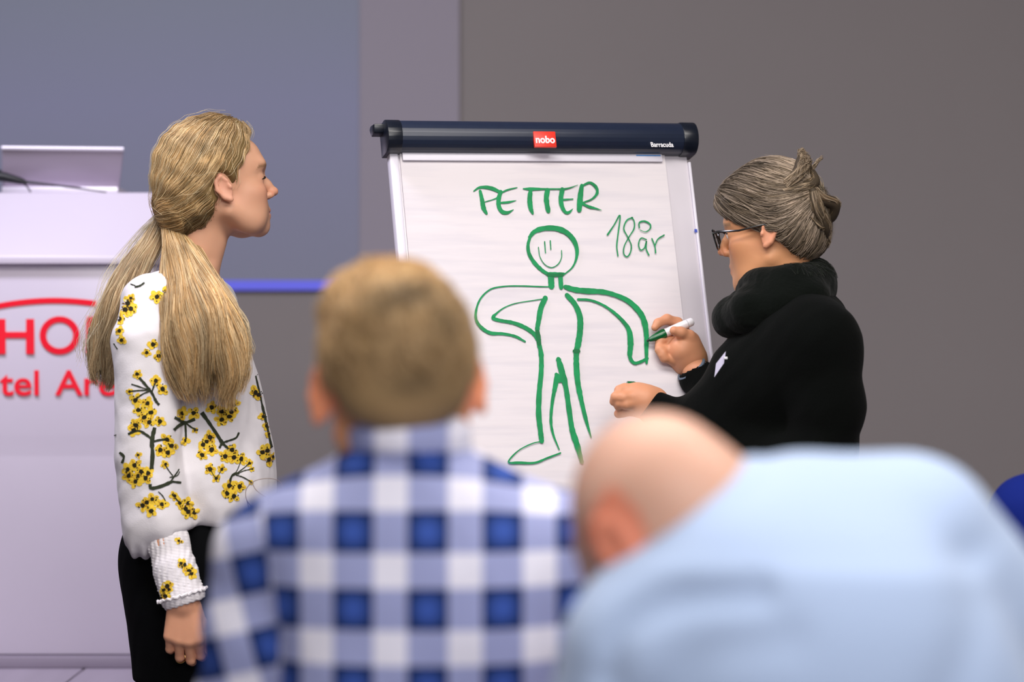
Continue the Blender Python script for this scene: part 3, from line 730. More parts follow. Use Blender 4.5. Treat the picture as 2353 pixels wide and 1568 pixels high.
def folds(X):
    z = X[..., 2]; x = X[..., 0]; y = X[..., 1]
    sleeve = (x < P(425, 0)[0]); zz = (z-P(0, 1150)[2])
    f = .0030*np.sin(x*70+1.5*np.sin(z*14))*np.clip(1.2-zz*3, .15, 1)+.0030*hashnoise(X, 38, 3)+.0012*hashnoise(X, 110, 8)
    cr = np.exp(-((z-P(0, 1262)[2])/.02)**2)*sleeve
    return f+cr*.004*np.sin(x*260)
SB.post.append(folds)
SB.cone([P(440, 560), P(446, 668)], [.052, .058], .01, 's')
V, Q = SB.mesh(.0036); blouse = np_mesh('blouse', V, Q, M_white_cloth, wom)
# smocked cuff
SC = SDF(); SC.cone([P(380, 1210, -.20), P(388, 1250, -.215), P(402, 1310, -.228), P(418, 1366, -.236)], [.036, .038, .040, .0430], .01, flat=((0, 1, 0), .82))
cn = P(418, 1364, -.236)
SC.raw(lambda X: (P(0, 1366)[2]-.3*0+.30*(X[..., 0]-cn[0]))-X[..., 2], (-9, -9, -9), (9, 9, 9), .003, 'i')
SC.post.append(lambda X: .0005*np.sin(X[..., 2]*1100+X[..., 0]*200)+.0007*np.sin(X[..., 0]*620+2*np.sin(X[..., 2]*70))+.0008*hashnoise(X, 260, 4))
V, Q = SC.mesh(.0022); cuff = np_mesh('cuff', V, Q, M_white_cloth, wom)
mb = MB(); ca = np.array(cn)-np.array([0, 0, .003])
pts = []
for t in np.linspace(0, 2*math.pi, 61):
    rr = .0425+.0025*math.sin(t*17); pts.append((ca[0]+rr*math.cos(t)*1.05, ca[1]+rr*.85*math.sin(t), ca[2]+.30*rr*math.cos(t)+.002*math.sin(t*23)))
mb.tube(pts, .0028, 6, False); mb.build('cuff_edge', M_white_cloth, wom, smooth=True)
# trousers and shoes
ST = SDF()
ST.loft([(-(v-1200)*g.s, (u-440)*g.s, 0, hw*g.s, hd) for v, u, hw, hd in ((1130, 455, 132, .150), (1200, 445, 150, .165), (1270, 440, 164, .178), (1340, 440, 160, .178), (1440, 444, 148, .185), (1560, 446, 136, .18))], o=P(440, 1200), k=.03)
for w, du in ((-.092, 0), (.092, 10)): ST.cone([P(440+du, 1420, w), P(445+du, 1750, w), P(432+du, 2190, w)], [.098, .068, .052], .03)
ST.post.append(lambda X: .0015*hashnoise(X, 60, 21))
ST.raw(lambda X: .07-X[..., 2], (-9, -9, -9), (9, 9, 9), .006, 'i')
V, Q = ST.mesh(.006); np_mesh('trousers', V, Q, M_trousers, wom)
shoes(wom, [P(432, 2190, -.092), P(442, 2190, .092)], (.98, .2, 0))

# printed flowers, laid on the cloth
bvs = []
for ob in (blouse, cuff):
    n = len(ob.data.vertices); co = np.empty(n*3, np.float32); ob.data.vertices.foreach_get('co', co)
    bvs.append(BVHTree.FromPolygons([tuple(x) for x in co.reshape(-1, 3).tolist()], [tuple(p.vertices) for p in ob.data.polygons]))
camp = Vector((0, 0, CAMZ))
def on_cloth(u, v, off):
    d = Vector(((u-CX)/F, 1, -(v-CY)/F)).normalized(); best = None
    for bv in bvs:
        h = bv.ray_cast(camp, d)
        if h[0] is not None and (best is None or h[3] < best[1]): best = (h[0], h[3], h[1])
    if best is None or best[2].dot(d) > -.12 and best[2].dot(d) < .12: return None
    nn = best[2] if best[2].dot(d) < 0 else -best[2]
    return best[0]+nn*off
def decal(mb, pts2, faces, off):
    V = [on_cloth(u, v, off) for u, v in pts2]
    for f in faces:
        q = [V[i] for i in f]
        if any(x is None for x in q): continue
        if max((q[i]-q[i-1]).length for i in range(len(q))) > .03: continue
        mb.add(q, [tuple(range(len(q)))])
ZA = lambda x, y: (180+x/2.613, 600+y/2.613); ZB = lambda x, y: (240+x/3.752, 1150+y/3.752)
mY, mO, mD, mBr = MB(), MB(), MB(), MB(); fr = random.Random(11)
def flower(Z, x, y, rad=34, sc=2.613, centre=True):
    cx, cy = Z(x, y); rad = rad*1.18/sc; a0 = fr.uniform(0, 6.28); n = fr.choice((4, 5, 5))
    for k in range(n):
        a = a0+k*6.283/n+fr.uniform(-.2, .2); L = rad*fr.uniform(.8, 1.25); w = rad*fr.uniform(.34, .5)
        ca_, sa = math.cos(a), math.sin(a); pl_ = [(0, 0), (L*.45, -w), (L*.8, -w*.8), (L, 0), (L*.8, w*.8), (L*.45, w)]
        decal(mY, [(cx+p*ca_-q*sa, cy+p*sa+q*ca_) for p, q in pl_], [(0, 1, 2), (0, 2, 3), (0, 3, 4), (0, 4, 5)], .0011)
        if fr.random() < .55:
            decal(mO, [(cx+p*ca_-q*sa, cy+p*sa+q*ca_) for p, q in ((L*.35, -w*.25), (L*.8, 0), (L*.35, w*.25))], [(0, 1, 2)], .0016)
    if centre:
        rr = rad*.36; K = 7; decal(mD, [(cx, cy)]+[(cx+rr*fr.uniform(.75, 1.25)*math.cos(6.283*k/K), cy+rr*fr.uniform(.75, 1.25)*math.sin(6.283*k/K)) for k in range(K)], [(0, k+1, (k+1) % K+1) for k in range(K)], .0020)
        for k in range(3):
            a = fr.uniform(0, 6.28); q = rad*fr.uniform(.5, .75); s_ = rad*.12
            decal(mD, [(cx+q*math.cos(a)+s_*math.cos(t), cy+q*math.sin(a)+s_*math.sin(t)) for t in (0, 1.57, 3.14, 4.71)], [(0, 1, 2, 3)], .0020)
def branch(Z, pts, w, sc=2.613):
    D = catmull(np.array([Z(*p) for p in pts], float), 5); T_ = np.gradient(D, axis=0); T_ /= np.linalg.norm(T_, axis=1, keepdims=True)+1e-9; N_ = np.stack([-T_[:, 1], T_[:, 0]], 1)
    ww = w/sc*.5*(1+.25*np.array([fr.uniform(-1, 1) for _ in D]))[:, None]; n = len(D)
    decal(mBr, [tuple(q) for q in np.concatenate([D+N_*ww, D-N_*ww])], [(i, i+1, n+i+1, n+i) for i in range(n-1)], .0014)
for q in [(470,215),(520,200),(535,265),(320,225,22),(300,255),(285,295),(320,290),(250,350),(250,420,26),(262,475,26),(445,500),(410,550,24),(480,570),(355,680,26),(465,720),(505,770),(345,835),(415,855),(362,895),(435,910),(395,940),(425,968),(488,962),(345,985),(335,1015),(310,785,20),(530,1072),(555,1110),(490,1135),(535,1150),(360,1165,20),(340,1225),(305,1290),(378,1265),(405,1305),(345,1325),(420,1275),(300,1250),(360,1290),(445,1430),(390,1468),(500,1462),(440,1500),(415,1450),(520,1222,22),(575,1410,24),(605,1455,26),(655,1455),(655,1508),(692,1512),(640,1490),
          (620,915),(690,912),(640,1080,26),(700,1018,16),(860,905),(930,865),(905,935),(858,955),(800,880),(915,905),(790,1060),(750,1105),(800,1135),(770,1085),(745,1165),(920,1135),(880,1175),(930,1180),(975,1190),(1025,1215,22),(790,1250),(860,1250,24),(825,1305,24),(905,1350),(965,1355),(890,1395),(930,1412),(1035,1330,14),(1070,655,26),(1088,680,24),(1060,790),(1078,805),(1105,935,24),(1125,990,22),(1140,1040,20),(1130,1140),(1100,1150),(1140,1192),(1165,1175,20),(1040,1250,14)]:
    flower(ZA, *q)
for q in [(640,350,30),(690,560,46),(725,610,44),(750,635,40),(660,545,34),(545,740,46),(515,775,36),(530,825,40),(495,842,30),(560,770,30)]: flower(ZB, *q, sc=3.752) if len(q) == 3 else None
for pts, w in [([(365,700),(400,740),(440,790),(465,840),(485,865)],16),([(320,740),(380,760),(430,775)],8),([(305,785),(360,778),(420,775)],8),([(340,835),(385,800),(430,780)],9),([(465,720),(450,760),(440,790)],10),
    ([(458,1000),(442,1080),(446,1160),(440,1250)],24),([(300,1040),(360,1020),(410,1045),(452,1080)],14),([(450,1085),(490,1075),(530,1072)],14),([(432,1340),(440,1365),(500,1352),(560,1325)],20),([(555,1320),(590,1270),(602,1250)],8),([(522,1230),(545,1265),(565,1290)],6),([(545,1300),(590,1290),(605,1265)],6),([(560,1325),(615,1332)],12),([(480,1385),(505,1410),(522,1442)],6),
    ([(250,1150),(275,1175),(265,1215)],14),([(222,1035),(226,1050)],14),([(212,935),(216,960)],6),([(340,158),(372,150),(398,132)],10),([(315,140),(345,150)],6),([(300,230),(300,280)],10),([(215,495),(238,530)],7),
    ([(740,910),(790,980),(830,1040),(862,1092)],22),([(862,1092),(905,1078),(945,1062),(962,1030)],12),([(862,1092),(845,1125)],14),([(862,1092),(900,1130)],14),([(575,940),(640,968),(700,950)],16),([(640,968),(600,990),(572,1015)],18),([(640,968),(644,1020),(646,1070)],12),([(640,968),(680,1000),(718,1018)],11),
    ([(930,1290),(955,1250),(975,1200)],6),([(935,1285),(985,1250),(1020,1220)],6),([(940,1284),(990,1262),(1040,1250)],5),([(945,1285),(990,1300),(1032,1325)],6),([(905,1345),(915,1300),(935,1278),(965,1275)],12),([(1062,690),(1085,790),(1102,870)],9),([(1102,870),(1120,950),(1140,1040),(1158,1120)],13),([(790,1250),(825,1300),(860,1250)],5),([(560,1400),(585,1430),(612,1460)],8)]:
    branch(ZA, pts, w)
mY.build('yellow_petals', M_yellow, wom)['kind'] = 'stuff'; mO.build('petal_shading', M_ochre, wom)['kind'] = 'stuff'
mD.build('flower_centres', M_dark, wom)['kind'] = 'stuff'; mBr.build('printed_branches', M_branch, wom)['kind'] = 'stuff'

# hair: a shell over the skull, strands combed to the nape, and the long tail in two falls
SH = SDF()
SH.ell(T((-.012, 0, .054)), np.array((.103, .084, .099))*sc, R, .02); SH.ell(T((.022, 0, .092)), np.array((.062, .066, .054))*sc, R, .03)
SH.ell(T((-.045, 0, .010)), np.array((.076, .076, .066))*sc, R, .03)
SH.ell(T((-.080, 0, -.022)), np.array((.046, .048, .040))*sc, R, .03)
def facecut(X):
    q = (X-O) @ R/sc; x, z = q[..., 0], q[..., 2]
    lim = np.interp(z, [-.09, -.05, -.02, .0, .035, .05, .075, .10, .125], [-.045, -.035, -.03, .010, .030, .045, .066, .080, .10])
    return x-lim
SH.raw(facecut, (-9, -9, -9), (9, 9, 9), .010, 'i')
SH.post.append(lambda X: .0015*np.sin(((X-O) @ R)[..., 0]*160+((X-O) @ R)[..., 2]*90))
earc = T((-.006, -.082, .000))
SH.ell(earc, np.array((.024, .022, .036))*sc, R, .008, 's')
V, Q = SH.mesh(.004); q = (V-O) @ R/sc
shade = lin((120, 98, 62))[None]*np.ones((len(V), 1)); np_mesh('hair_shell', V, Q, M_hairbase, wom, True, cols=shade)
gather = P(384, 484, .0)
roots = V[(np.abs(q[:, 1]) > .0)]
top = T((.03, 0, .135))
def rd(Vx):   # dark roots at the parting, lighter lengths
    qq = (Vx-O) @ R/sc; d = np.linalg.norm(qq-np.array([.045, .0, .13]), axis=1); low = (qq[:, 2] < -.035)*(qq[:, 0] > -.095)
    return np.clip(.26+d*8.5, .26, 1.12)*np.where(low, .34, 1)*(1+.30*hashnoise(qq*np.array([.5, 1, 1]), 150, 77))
flow = lambda p: np.array([0, 0, -.35])*np.clip((((p-O) @ R)[:, 2:3])/.1, 0, 1)
pt = flow_strands(SH, roots, gather, 5200, 14, .14, 3, (.0, .0045), flow, .07)
pt = pt[~((((pt-earc) @ R/np.array((.023, .05, .034)))**2).sum(-1) < 1).any(1)]
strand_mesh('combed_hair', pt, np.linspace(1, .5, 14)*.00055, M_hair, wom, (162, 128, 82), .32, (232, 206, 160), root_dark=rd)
loose = flow_strands(SH, roots[((roots-O) @ R)[:, 2] > -.02], gather, 130, 14, .16, 5, (.004, .011), flow, .35)
strand_mesh('flyaway_hair', loose, np.linspace(1, .4, 14)*.00035, M_hair, wom, (200, 178, 130), .2, (235, 220, 185))
# band
bc = P(382, 488, 0); mb = MB(); mb.tube([tuple(bc+np.array([.017*math.cos(t)*.9, .021*math.sin(t), .010*math.cos(t)])) for t in np.linspace(0, 6.283, 20)], .0042, 8, False); mb.build('hair_band', M_dark, wom, smooth=True)
def core(name, ctr, wid, dep, col):
    D = catmull(np.column_stack([ctr, wid, dep]), 4); Sx = SDF(); Sx.cone(D[:, :3], D[:, 3]*.80, .01, flat=((0, 1, 0), .5)); V, Q = Sx.mesh(.005)
    np_mesh(name, V, Q, M_hairbase, wom, True, cols=lin(col)[None]*np.ones((len(V), 1)))
fwd = (0, -1, 0)
cA = g.Ps([(382, 486, -.005), (402, 545, -.05), (428, 620, -.13), (450, 700, -.20), (466, 780, -.225), (476, 870, -.228), (478, 955, -.222)]); wA = np.array([15, 30, 55, 80, 88, 78, 50])*g.s; dA = np.array([.014, .020, .026, .030, .030, .024, .012])
core('ponytail_core', g.Ps([(428, 620, -.10), (448, 700, -.175), (462, 780, -.205), (470, 850, -.205)]), wA[2:6]*np.array([.3, .5, .55, .4]), dA[2:6], (110, 88, 52))
def rdA(Vx):
    uu = CX+Vx[:, 0]*F/Vx[:, 1]; vv = CY-(Vx[:, 2]-CAMZ)*F/Vx[:, 1]
    return np.clip(1.05+.42*hashnoise(Vx*np.array([1, 1, .10]), 150, 9), .42, 1.45)
pA = bundle(cA, wA, dA, 5000, 18, .008, 1.0, 4, tip=.32, freq=2.5)
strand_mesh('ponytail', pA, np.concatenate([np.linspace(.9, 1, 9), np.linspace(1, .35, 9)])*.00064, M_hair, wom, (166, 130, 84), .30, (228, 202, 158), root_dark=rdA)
pA2 = bundle(g.Ps([(384, 486, -.0), (425, 545, -.03), (470, 640, -.10), (505, 730, -.17), (528, 820, -.20), (532, 915, -.205)]), np.array([8, 20, 36, 46, 42, 24])*g.s, np.array([.01, .014, .018, .02, .018, .01]), 1700, 18, .006, 1, 14, tip=.25)
strand_mesh('ponytail', pA2, np.concatenate([np.linspace(.9, 1, 9), np.linspace(1, .35, 9)])*.0006, M_hair, wom, (152, 120, 82), .28, (206, 182, 142), root_dark=rdA)
cB = g.Ps([(378, 488, .01), (352, 545, .0), (312, 610, -.05), (275, 690, -.08), (250, 770, -.08), (236, 850, -.08), (234, 908, -.08)]); wB = np.array([14, 26, 36, 42, 40, 32, 16])*g.s; dB = np.array([.012, .02, .024, .026, .024, .02, .01])
pB = bundle(cB, wB, dB, 2800, 18, .006, 1, 6, tip=.32)
strand_mesh('ponytail', pB, np.concatenate([np.linspace(.9, 1, 9), np.linspace(1, .35, 9)])*.0006, M_hair, wom, (152, 124, 90), .28, (204, 186, 150), root_dark=rdA)
wisps = bundle(g.Ps([(380, 480, -.0), (345, 545, .0), (300, 620, -.04), (262, 700, -.08), (225, 790, -.08), (212, 870, -.08)]), np.array([10, 40, 50, 46, 40, 30])*g.s, np.full(6, .02), 160, 18, .008, 1.1, 16, tip=.3)
strand_mesh('flyaway_hair', wisps, np.full(18, .0003), M_hair, wom, (205, 192, 165), .2)
side = bundle(g.Ps([(505, 640, -.06), (530, 700, -.12), (552, 760, -.15), (565, 830, -.16)]), np.array([6, 18, 22, 14])*g.s, np.full(4, .01), 260, 14, .006, 1, 18, tip=.3)
strand_mesh('flyaway_hair', side, np.full(14, .0004), M_hair, wom, (178, 160, 130), .2)
# thin cable loop of a clip-on microphone
mb = MB(); L = [(585, 1172, -.19), (567, 1150, -.2), (566, 1125, -.2), (585, 1106, -.2), (615, 1100, -.19), (640, 1105, -.18), (649, 1120, -.18), (640, 1138, -.19), (615, 1143, -.2), (590, 1128, -.2), (580, 1112, -.2)]
D = catmull(np.array(g.Ps(L)), 6); mb.tube([tuple(x) for x in D], .0008, 6)
D = catmull(np.array(g.Ps([(567, 1150, -.2), (575, 1178, -.19), (592, 1200, -.18), (600, 1240, -.17)])), 6); mb.tube([tuple(x) for x in D], .0008, 6)
mb.build('cable_loop', mat('beige_cable', (150, 132, 125), .5), wom, smooth=True)

# ------------------------------------------------------------------ woman in the black coat, drawing
g = Place(5.60); P, r = g.P, g.r
art = empty('person', (P(1780, 0)[0], 5.60, 0), 'person in black coat with grey hair in a bun, drawing on the flip chart', 'person')
yaw, pit, sc = math.radians(18), math.radians(-6), .975
O = P(1776, 545); f_ = (-math.cos(pit)*math.cos(yaw), math.cos(pit)*math.sin(yaw), math.sin(pit)); R = frame(f_, (0, 0, 1))
S = SDF(); T = head_prims(S, O, R, sc, ears=(1, 0), ear_s=.85, chin=-.006, lip=-.003)
S.cone([P(1800, 570), P(1810, 650), P(1825, 720)], [r(62), r(56), r(62)], .035)
S.ell(P(1730, 650, .0), (.030, .034, .022), k=.03)
S.loft([(-.50, -.05, 0, .07, .10), (-.20, -.02, 0, .09, .12), (-.04, 0, 0, .09, .15), (.03, 0, 0, .05, .08)], o=P(1830, 760), k=.03)
S.cone([P(1830, 770), P(1850, 790, -.16), P(1800, 1040, -.13), P(1500, 935, -.01)], [.05, .044, .036, .028], .03)
S.cone([P(1830, 770), P(1810, 790, .13), P(1720, 950, .09), P(1598, 852, .17)], [.05, .044, .036, .028], .03)
S.loft([(-.30, 0, 0, .10, .12), (.0, 0, 0, .11, .13), (.25, 0, 0, .10, .12)], o=P(1790, 1200), k=.03)
for w in (-.07, .07): S.cone([P(1790, 1400, w*.8), P(1790, 1800, w*1.2), P(1795, 2130, w*1.3)], [.06, .042, .030], .03)
parts = [S.mesh(.0034)]
# right hand holding the marker (far hand), modelled finger by finger
H = SDF(); Pz = lambda x, y, w: P(1380+x/3.409, 640+y/3.409, w+DW)
DW = board_Y(1490, 783)-5.60-.022+.022
H.cone([Pz(760, 720, .02), Pz(690, 640, .00)], [.027, .026], .015)
H.cone([Pz(690, 650, .0), Pz(640, 560, -.012)], [.028, .030], .02)
H.cone([Pz(720, 600, .0), Pz(700, 490, -.006)], [.026, .020], .02)
H.cone([Pz(640, 640, .005), Pz(560, 600, .0)], [.022, .016], .02)
H.cone([Pz(715, 520, -.012), Pz(690, 455, -.022), Pz(630, 425, -.034), Pz(575, 410, -.040)], [.015, .0120, .0105, .0090], .008)       # thumb over the barrel
H.cone([Pz(690, 470, .015), Pz(600, 350, .014), Pz(520, 320, .000), Pz(450, 350, -.012), Pz(425, 385, -.018)], [.014, .0115, .0100, .0088, .0074], .005)  # index behind
H.cone([Pz(620, 560, .0), Pz(530, 480, -.002), Pz(470, 490, -.012), Pz(455, 530, -.018)], [.016, .0115, .0098, .0080], .005)     # middle
H.cone([Pz(620, 600, .0), Pz(530, 560, -.014), Pz(465, 560, -.024), Pz(480, 600, -.028)], [.016, .0112, .0098, .0082], .004)    # ring
H.cone([Pz(630, 640, .0), Pz(560, 640, -.016), Pz(500, 625, -.026), Pz(490, 585, -.028)], [.015, .0100, .0088, .0076], .004)    # little
parts.append(H.mesh(.0021))
DW = .10
H = SDF()
H.cone([Pz(430, 960, -.10), Pz(340, 960, -.11), Pz(270, 930, -.11)], [.026, .029, .028], .02)
H.cone([Pz(330, 1010, -.105), Pz(250, 1010, -.105), Pz(180, 1040, -.11), Pz(140, 1060, -.11)], [.022, .016, .0105, .009], .008)
H.cone([Pz(270, 900, -.11), Pz(190, 872, -.115), Pz(150, 880, -.12), Pz(140, 905, -.125)], [.016, .0118, .0098, .0088], .006)
H.cone([Pz(270, 930, -.125), Pz(180, 935, -.135), Pz(120, 930, -.13), Pz(105, 965, -.125)], [.015, .0112, .0100, .0090], .004)
H.cone([Pz(270, 970, -.125), Pz(200, 985, -.135), Pz(150, 980, -.13), Pz(140, 1005, -.125)], [.015, .0108, .0096, .0085], .004)
H.cone([Pz(290, 890, -.09), Pz(240, 855, -.085), Pz(205, 865, -.09)], [.012, .0105, .0088], .006)
parts.append(H.mesh(.0021))
V, Q = merge(parts)
c = skin_cols(V, O, R, sc, (205, 146, 104), ear=(214, 146, 116), brow=(110, 95, 75), cheek=(196, 112, 82), lips=(168, 94, 84))
hm = (V[:, 0] < P(1625, 0)[0])[:, None] & (V[:, 2] < P(0, 700)[2])[:, None]
c = np.where(hm, c*np.array([1.06, 1.02, 1.16]), c)
np_mesh('body', V, Q, M_skin, art, True, cols=np.clip(c, 0, 1)); add_eyes(T, R, sc, art, (80, 70, 50))

# marker pen in her hand, and its cap in the other
M_mark = mat('marker_barrel', (232, 230, 234), .25, .5); M_green = mat('marker_green', (6, 92, 48), .22, .6); M_tip = mat('marker_tip', (8, 50, 34), .6)
pen = empty('marker_pen', Pz(500, 400, -.02), 'white marker pen with green grip, held to the flip chart', 'marker')
DW = board_Y(1490, 783)-5.60
A, B_ = Pz(372, 487, -.020), Pz(725, 335, .0)
def pa(t): return tuple(A+(B_-A)*t)
L_ = float(np.linalg.norm(B_-A))
mb = MB(); mb.tube([pa(.36), pa(.40), pa(.72), pa(.90), pa(.97), pa(1.0)], [.0085, .0092, .0092, .0088, .0086, .006], 18); mb.build('barrel', M_mark, pen, smooth=True)
mb = MB(); mb.tube([pa(.03), pa(.10), pa(.20), pa(.33), pa(.38)], [.0042, .0062, .0085, .0105, .0098], 18); mb.build('grip', M_green, pen, smooth=True)
mb = MB(); mb.tube([pa(-.03), pa(.0), pa(.04)], [.0016, .0026, .0030], 10); mb.build('nib', M_tip, pen, smooth=True)
mb = MB(); mb.tube([pa(.86), pa(.875)], [.0096, .0096], 18); mb.build('end_band', mat('marker_band', (190, 190, 196), .3), pen, smooth=True)
DW = .10
cap_ = empty('marker_cap', Pz(250, 845, -.10), 'green marker cap held in the lower hand', 'marker cap')
mb = MB(); mb.tube([tuple(Pz(205, 838, -.10)), tuple(Pz(250, 846, -.098)), tuple(Pz(300, 868, -.095))], [.0085, .0104, .0104], 16); mb.build('cap', M_green, cap_, bevel=0, smooth=True)
mb = MB(); mb.tube([tuple(Pz(205, 826, -.112)), tuple(Pz(270, 842, -.110))], [.0018, .0018], 8); mb.build('clip', M_green, cap_, smooth=True)

# coat
M_coat = mat('black_wool_coat', (4, 6, 5), .92, .08, sheen=.02, bump=(240, .4, .0015)); M_scarf = mat('dark_scarf', (8, 12, 9), .95, .08, sheen=.05, bump=(120, .6, .003))
SCt = SDF()
rows = [(668, 1835, 70, .085), (700, 1835, 100, .14), (745, 1825, 128, .185), (810, 1812, 150, .20), (880, 1800, 172, .20), (960, 1780, 196, .175), (1050, 1775, 196, .16), (1150, 1768, 190, .15), (1300, 1765, 186, .15), (1500, 1785, 190, .16), (1700, 1795, 195, .17)]
SCt.loft([(-(v-700)*g.s, (u-1800)*g.s, 0, hw*g.s, hd) for v, u, hw, hd in rows], o=P(1800, 700), n=2.2, k=.02)
SCt.cone([P(1850, 760, -.10), P(1878, 790, -.15), P(1900, 930, -.16), P(1880, 1050, -.16), P(1800, 1080, -.15)], [.075, .078, .070, .066, .06], .03)
SCt.cone([P(1800, 1080, -.15), P(1660, 1010, -.09), P(1505, 940, -.01)], [.058, .050, .036], .03)
SCt.cone([P(1810, 770, .11), P(1770, 880, .11), P(1715, 950, .09), P(1605, 870, .165)], [.07, .062, .052, .040], .03)
SCt.cone([P(1720, 880, -.06), P(1655, 960, -.06), P(1640, 1050, -.06)], [.085, .068, .068], .04)
SCt.post.append(lambda X: .003*hashnoise(X, 26, 31)+.0012*hashnoise(X, 80, 32))
SCt.ell(P(1495, 935, -.01), .025, k=.004, op='s'); SCt.ell(P(1593, 852, .165), .027, k=.004, op='s')
V, Q = SCt.mesh(.0048); np_mesh('coat', V, Q, M_coat, art)
mb = MB(); ca = P(1589, 849, .163); ax = P(1603, 868, .168)-P(1580, 838, .16); ax /= np.linalg.norm(ax); u = np.cross(ax, (0, 1, 0)); u /= np.linalg.norm(u); v = np.cross(ax, u)
mb.tube([tuple(ca+(u*math.cos(t)+v*math.sin(t))*.0305) for t in np.linspace(0, 6.283, 26)], .0036, 8, False); mb.build('inner_cuff', mat('grey_shirt_cuff', (96, 108, 124), .8), art, smooth=True)
# scarf / stand-up collar: a rolled band round the neck and a fold hanging to the front
SS = SDF()
ring = []
for t in np.linspace(0, 2*math.pi, 22):
    ring.append(P(1805+72*math.cos(t), 655-6*math.cos(t)-26*math.sin(t)*0, .088*math.sin(t)))
SS.cone(ring, r(36), .02)
SS.cone([P(1870, 630, .0), P(1872, 665, -.04), P(1860, 690, -.09), P(1790, 700, -.11), P(1720, 715, -.10), P(1685, 735, -.06)], [.028, .034, .036, .036, .036, .034], .025)
SS.cone([P(1865, 630, .0), P(1850, 680, -.07), P(1780, 672, -.10), P(1725, 690, -.08), P(1700, 705, -.05)], [.030, .030, .030, .028, .026], .015)
SS.cone([P(1690, 735, -.04), P(1690, 730, .04), P(1720, 700, .09), P(1800, 680, .11), P(1870, 650, .07)], [.034, .034, .034, .034, .03], .02)
SS.ell(P(1690, 728, -.02), (.040, .055, .036), k=.03)
SS.post.append(lambda X: .0028*hashnoise(X, 50, 41)+.0012*hashnoise(X, 160, 42))
V, Q = SS.mesh(.0042); np_mesh('scarf', V, Q, M_scarf, art)
fr_ = flow_strands(SS, V[(V[:, 2] > P(0, 640)[2]) & (V[:, 0] > P(1790, 0)[0])], P(1830, 500, -.1), 500, 6, .022, 44, (0, .002), None, .8)
strand_mesh('scarf_fluff', fr_, np.linspace(1, .4, 6)*.0005, M_hair, art, (26, 32, 24), .3)
# name badge, pinned to the coat
bq = [P(1642, 867, -.17), P(1664, 835, -.178), P(1668, 808, -.178), P(1646, 836, -.17)]
mb = MB(); bq = [Vector(x) for x in bq]; nn = (bq[1]-bq[0]).cross(bq[3]-bq[0]).normalized()*.0012; mb.add(bq+[x+nn for x in bq], [(0, 1, 2, 3), (7, 6, 5, 4), (0, 4, 5, 1), (1, 5, 6, 2), (2, 6, 7, 3), (3, 7, 4, 0)]); bd = mb.build('name_badge', mat('badge_card', (205, 200, 222), .4), art)
mb = MB(); mb.box(tuple(P(1664, 826, -.186)), tuple(P(1671, 820, -.176))); mb.build('badge_pin', M_mark, art, .0008)
# trousers, shoes
ST = SDF()
for w in (-.09, .09): ST.cone([P(1785, 1600, w), P(1790, 1850, w), P(1795, 2150, w)], [.085, .068, .055], .03)
ST.raw(lambda X: .06-X[..., 2], (-9, -9, -9), (9, 9, 9), .006, 'i')
V, Q = ST.mesh(.008); np_mesh('trousers', V, Q, M_trousers, art); shoes(art, [P(1795, 2150, -.09), P(1795, 2150, .09)], (-.98, .2, 0))
# glasses
M_frame = mat('glasses_frame', (14, 14, 15), .2, .6)
m, nt, bs = new_mat('lens_glass'); bs.inputs['Base Color'].default_value = (1, 1, 1, 1); bs.inputs['Roughness'].default_value = .02; bs.inputs['Alpha'].default_value = .10; M_lens = m
gl = tag(bpy.data.objects.new('glasses', None)); COL.objects.link(gl); gl.parent = art; gl.matrix_parent_inverse = Matrix.Translation(-art.location)
def sub(o): o.parent = gl; o.matrix_parent_inverse = Matrix.Translation(-art.location) @ Matrix.Identity(4) if False else Matrix.Identity(4); return o
for y in (-1, 1):
    loop = []
    for t in np.linspace(0, 2*math.pi, 25):
        cy_, cz_ = math.cos(t), math.sin(t); k = (abs(cy_)**2.6+abs(cz_)**2.6)**(-1/2.6)
        loop.append(tuple(T((.112-.006*abs(cy_*k)*(1 if y*cy_ > 0 else 0)+.004*cz_, y*.034+.026*cy_*k, .006+.020*cz_*k))))
    mb = MB(); mb.tube(loop, .0022, 8, False); sub(mb.build('lens_rim', M_frame, None, smooth=True))
    mb = MB(); mb.add([tuple(T((.1115, y*.034, .006)))]+loop[:-1], [(0, i+1, (i+1) % 24+1) for i in range(24)]); sub(mb.build('lens', M_lens, None))
    mb = MB(); mb.tube([tuple(T((.108, y*.059, .018))), tuple(T((.095, y*.074, .019))), tuple(T((.05, y*.080, .016))), tuple(T((-.005, y*.083, .022))), tuple(T((-.025, y*.080, .005)))], [.0026, .0025, .0021, .0019, .0016], 8); sub(mb.build('temple', M_frame, None, smooth=True))
mb = MB(); mb.tube([tuple(T((.114, -.010, .012))), tuple(T((.117, 0, .016))), tuple(T((.114, .010, .012)))], .0018, 8); sub(mb.build('bridge', M_frame, None, smooth=True))
# hair
SH = SDF()
SH.ell(T((-.008, 0, .062)), np.array((.100, .084, .098))*sc, R, .02)
SH.ell(T((-.044, 0, .030)), np.array((.070, .078, .080))*sc, R, .03)
SH.ell(T((-.058, 0, -.005)), np.array((.048, .060, .044))*sc, R, .03)
SH.ell(T((.055, 0, .075)), np.array((.055, .066, .046))*sc, R, .03)
def facecut2(X):
    q = (X-O) @ R/sc; x, z = q[..., 0], q[..., 2]
    lim = np.interp(z, [-.06, -.03, -.012, .006, .03, .045, .06, .08, .12], [-.045, -.035, -.022, .0, .052, .080, .098, .115, .14])
    return x-lim
SH.raw(facecut2, (-9, -9, -9), (9, 9, 9), .012, 'i')
V, Q = SH.mesh(.004); np_mesh('hair_shell', V, Q, M_hairbase, art, True, cols=lin((84, 74, 60))[None]*np.ones((len(V), 1)))
bun = P(1868, 445, -.04); q = (V-O) @ R/sc
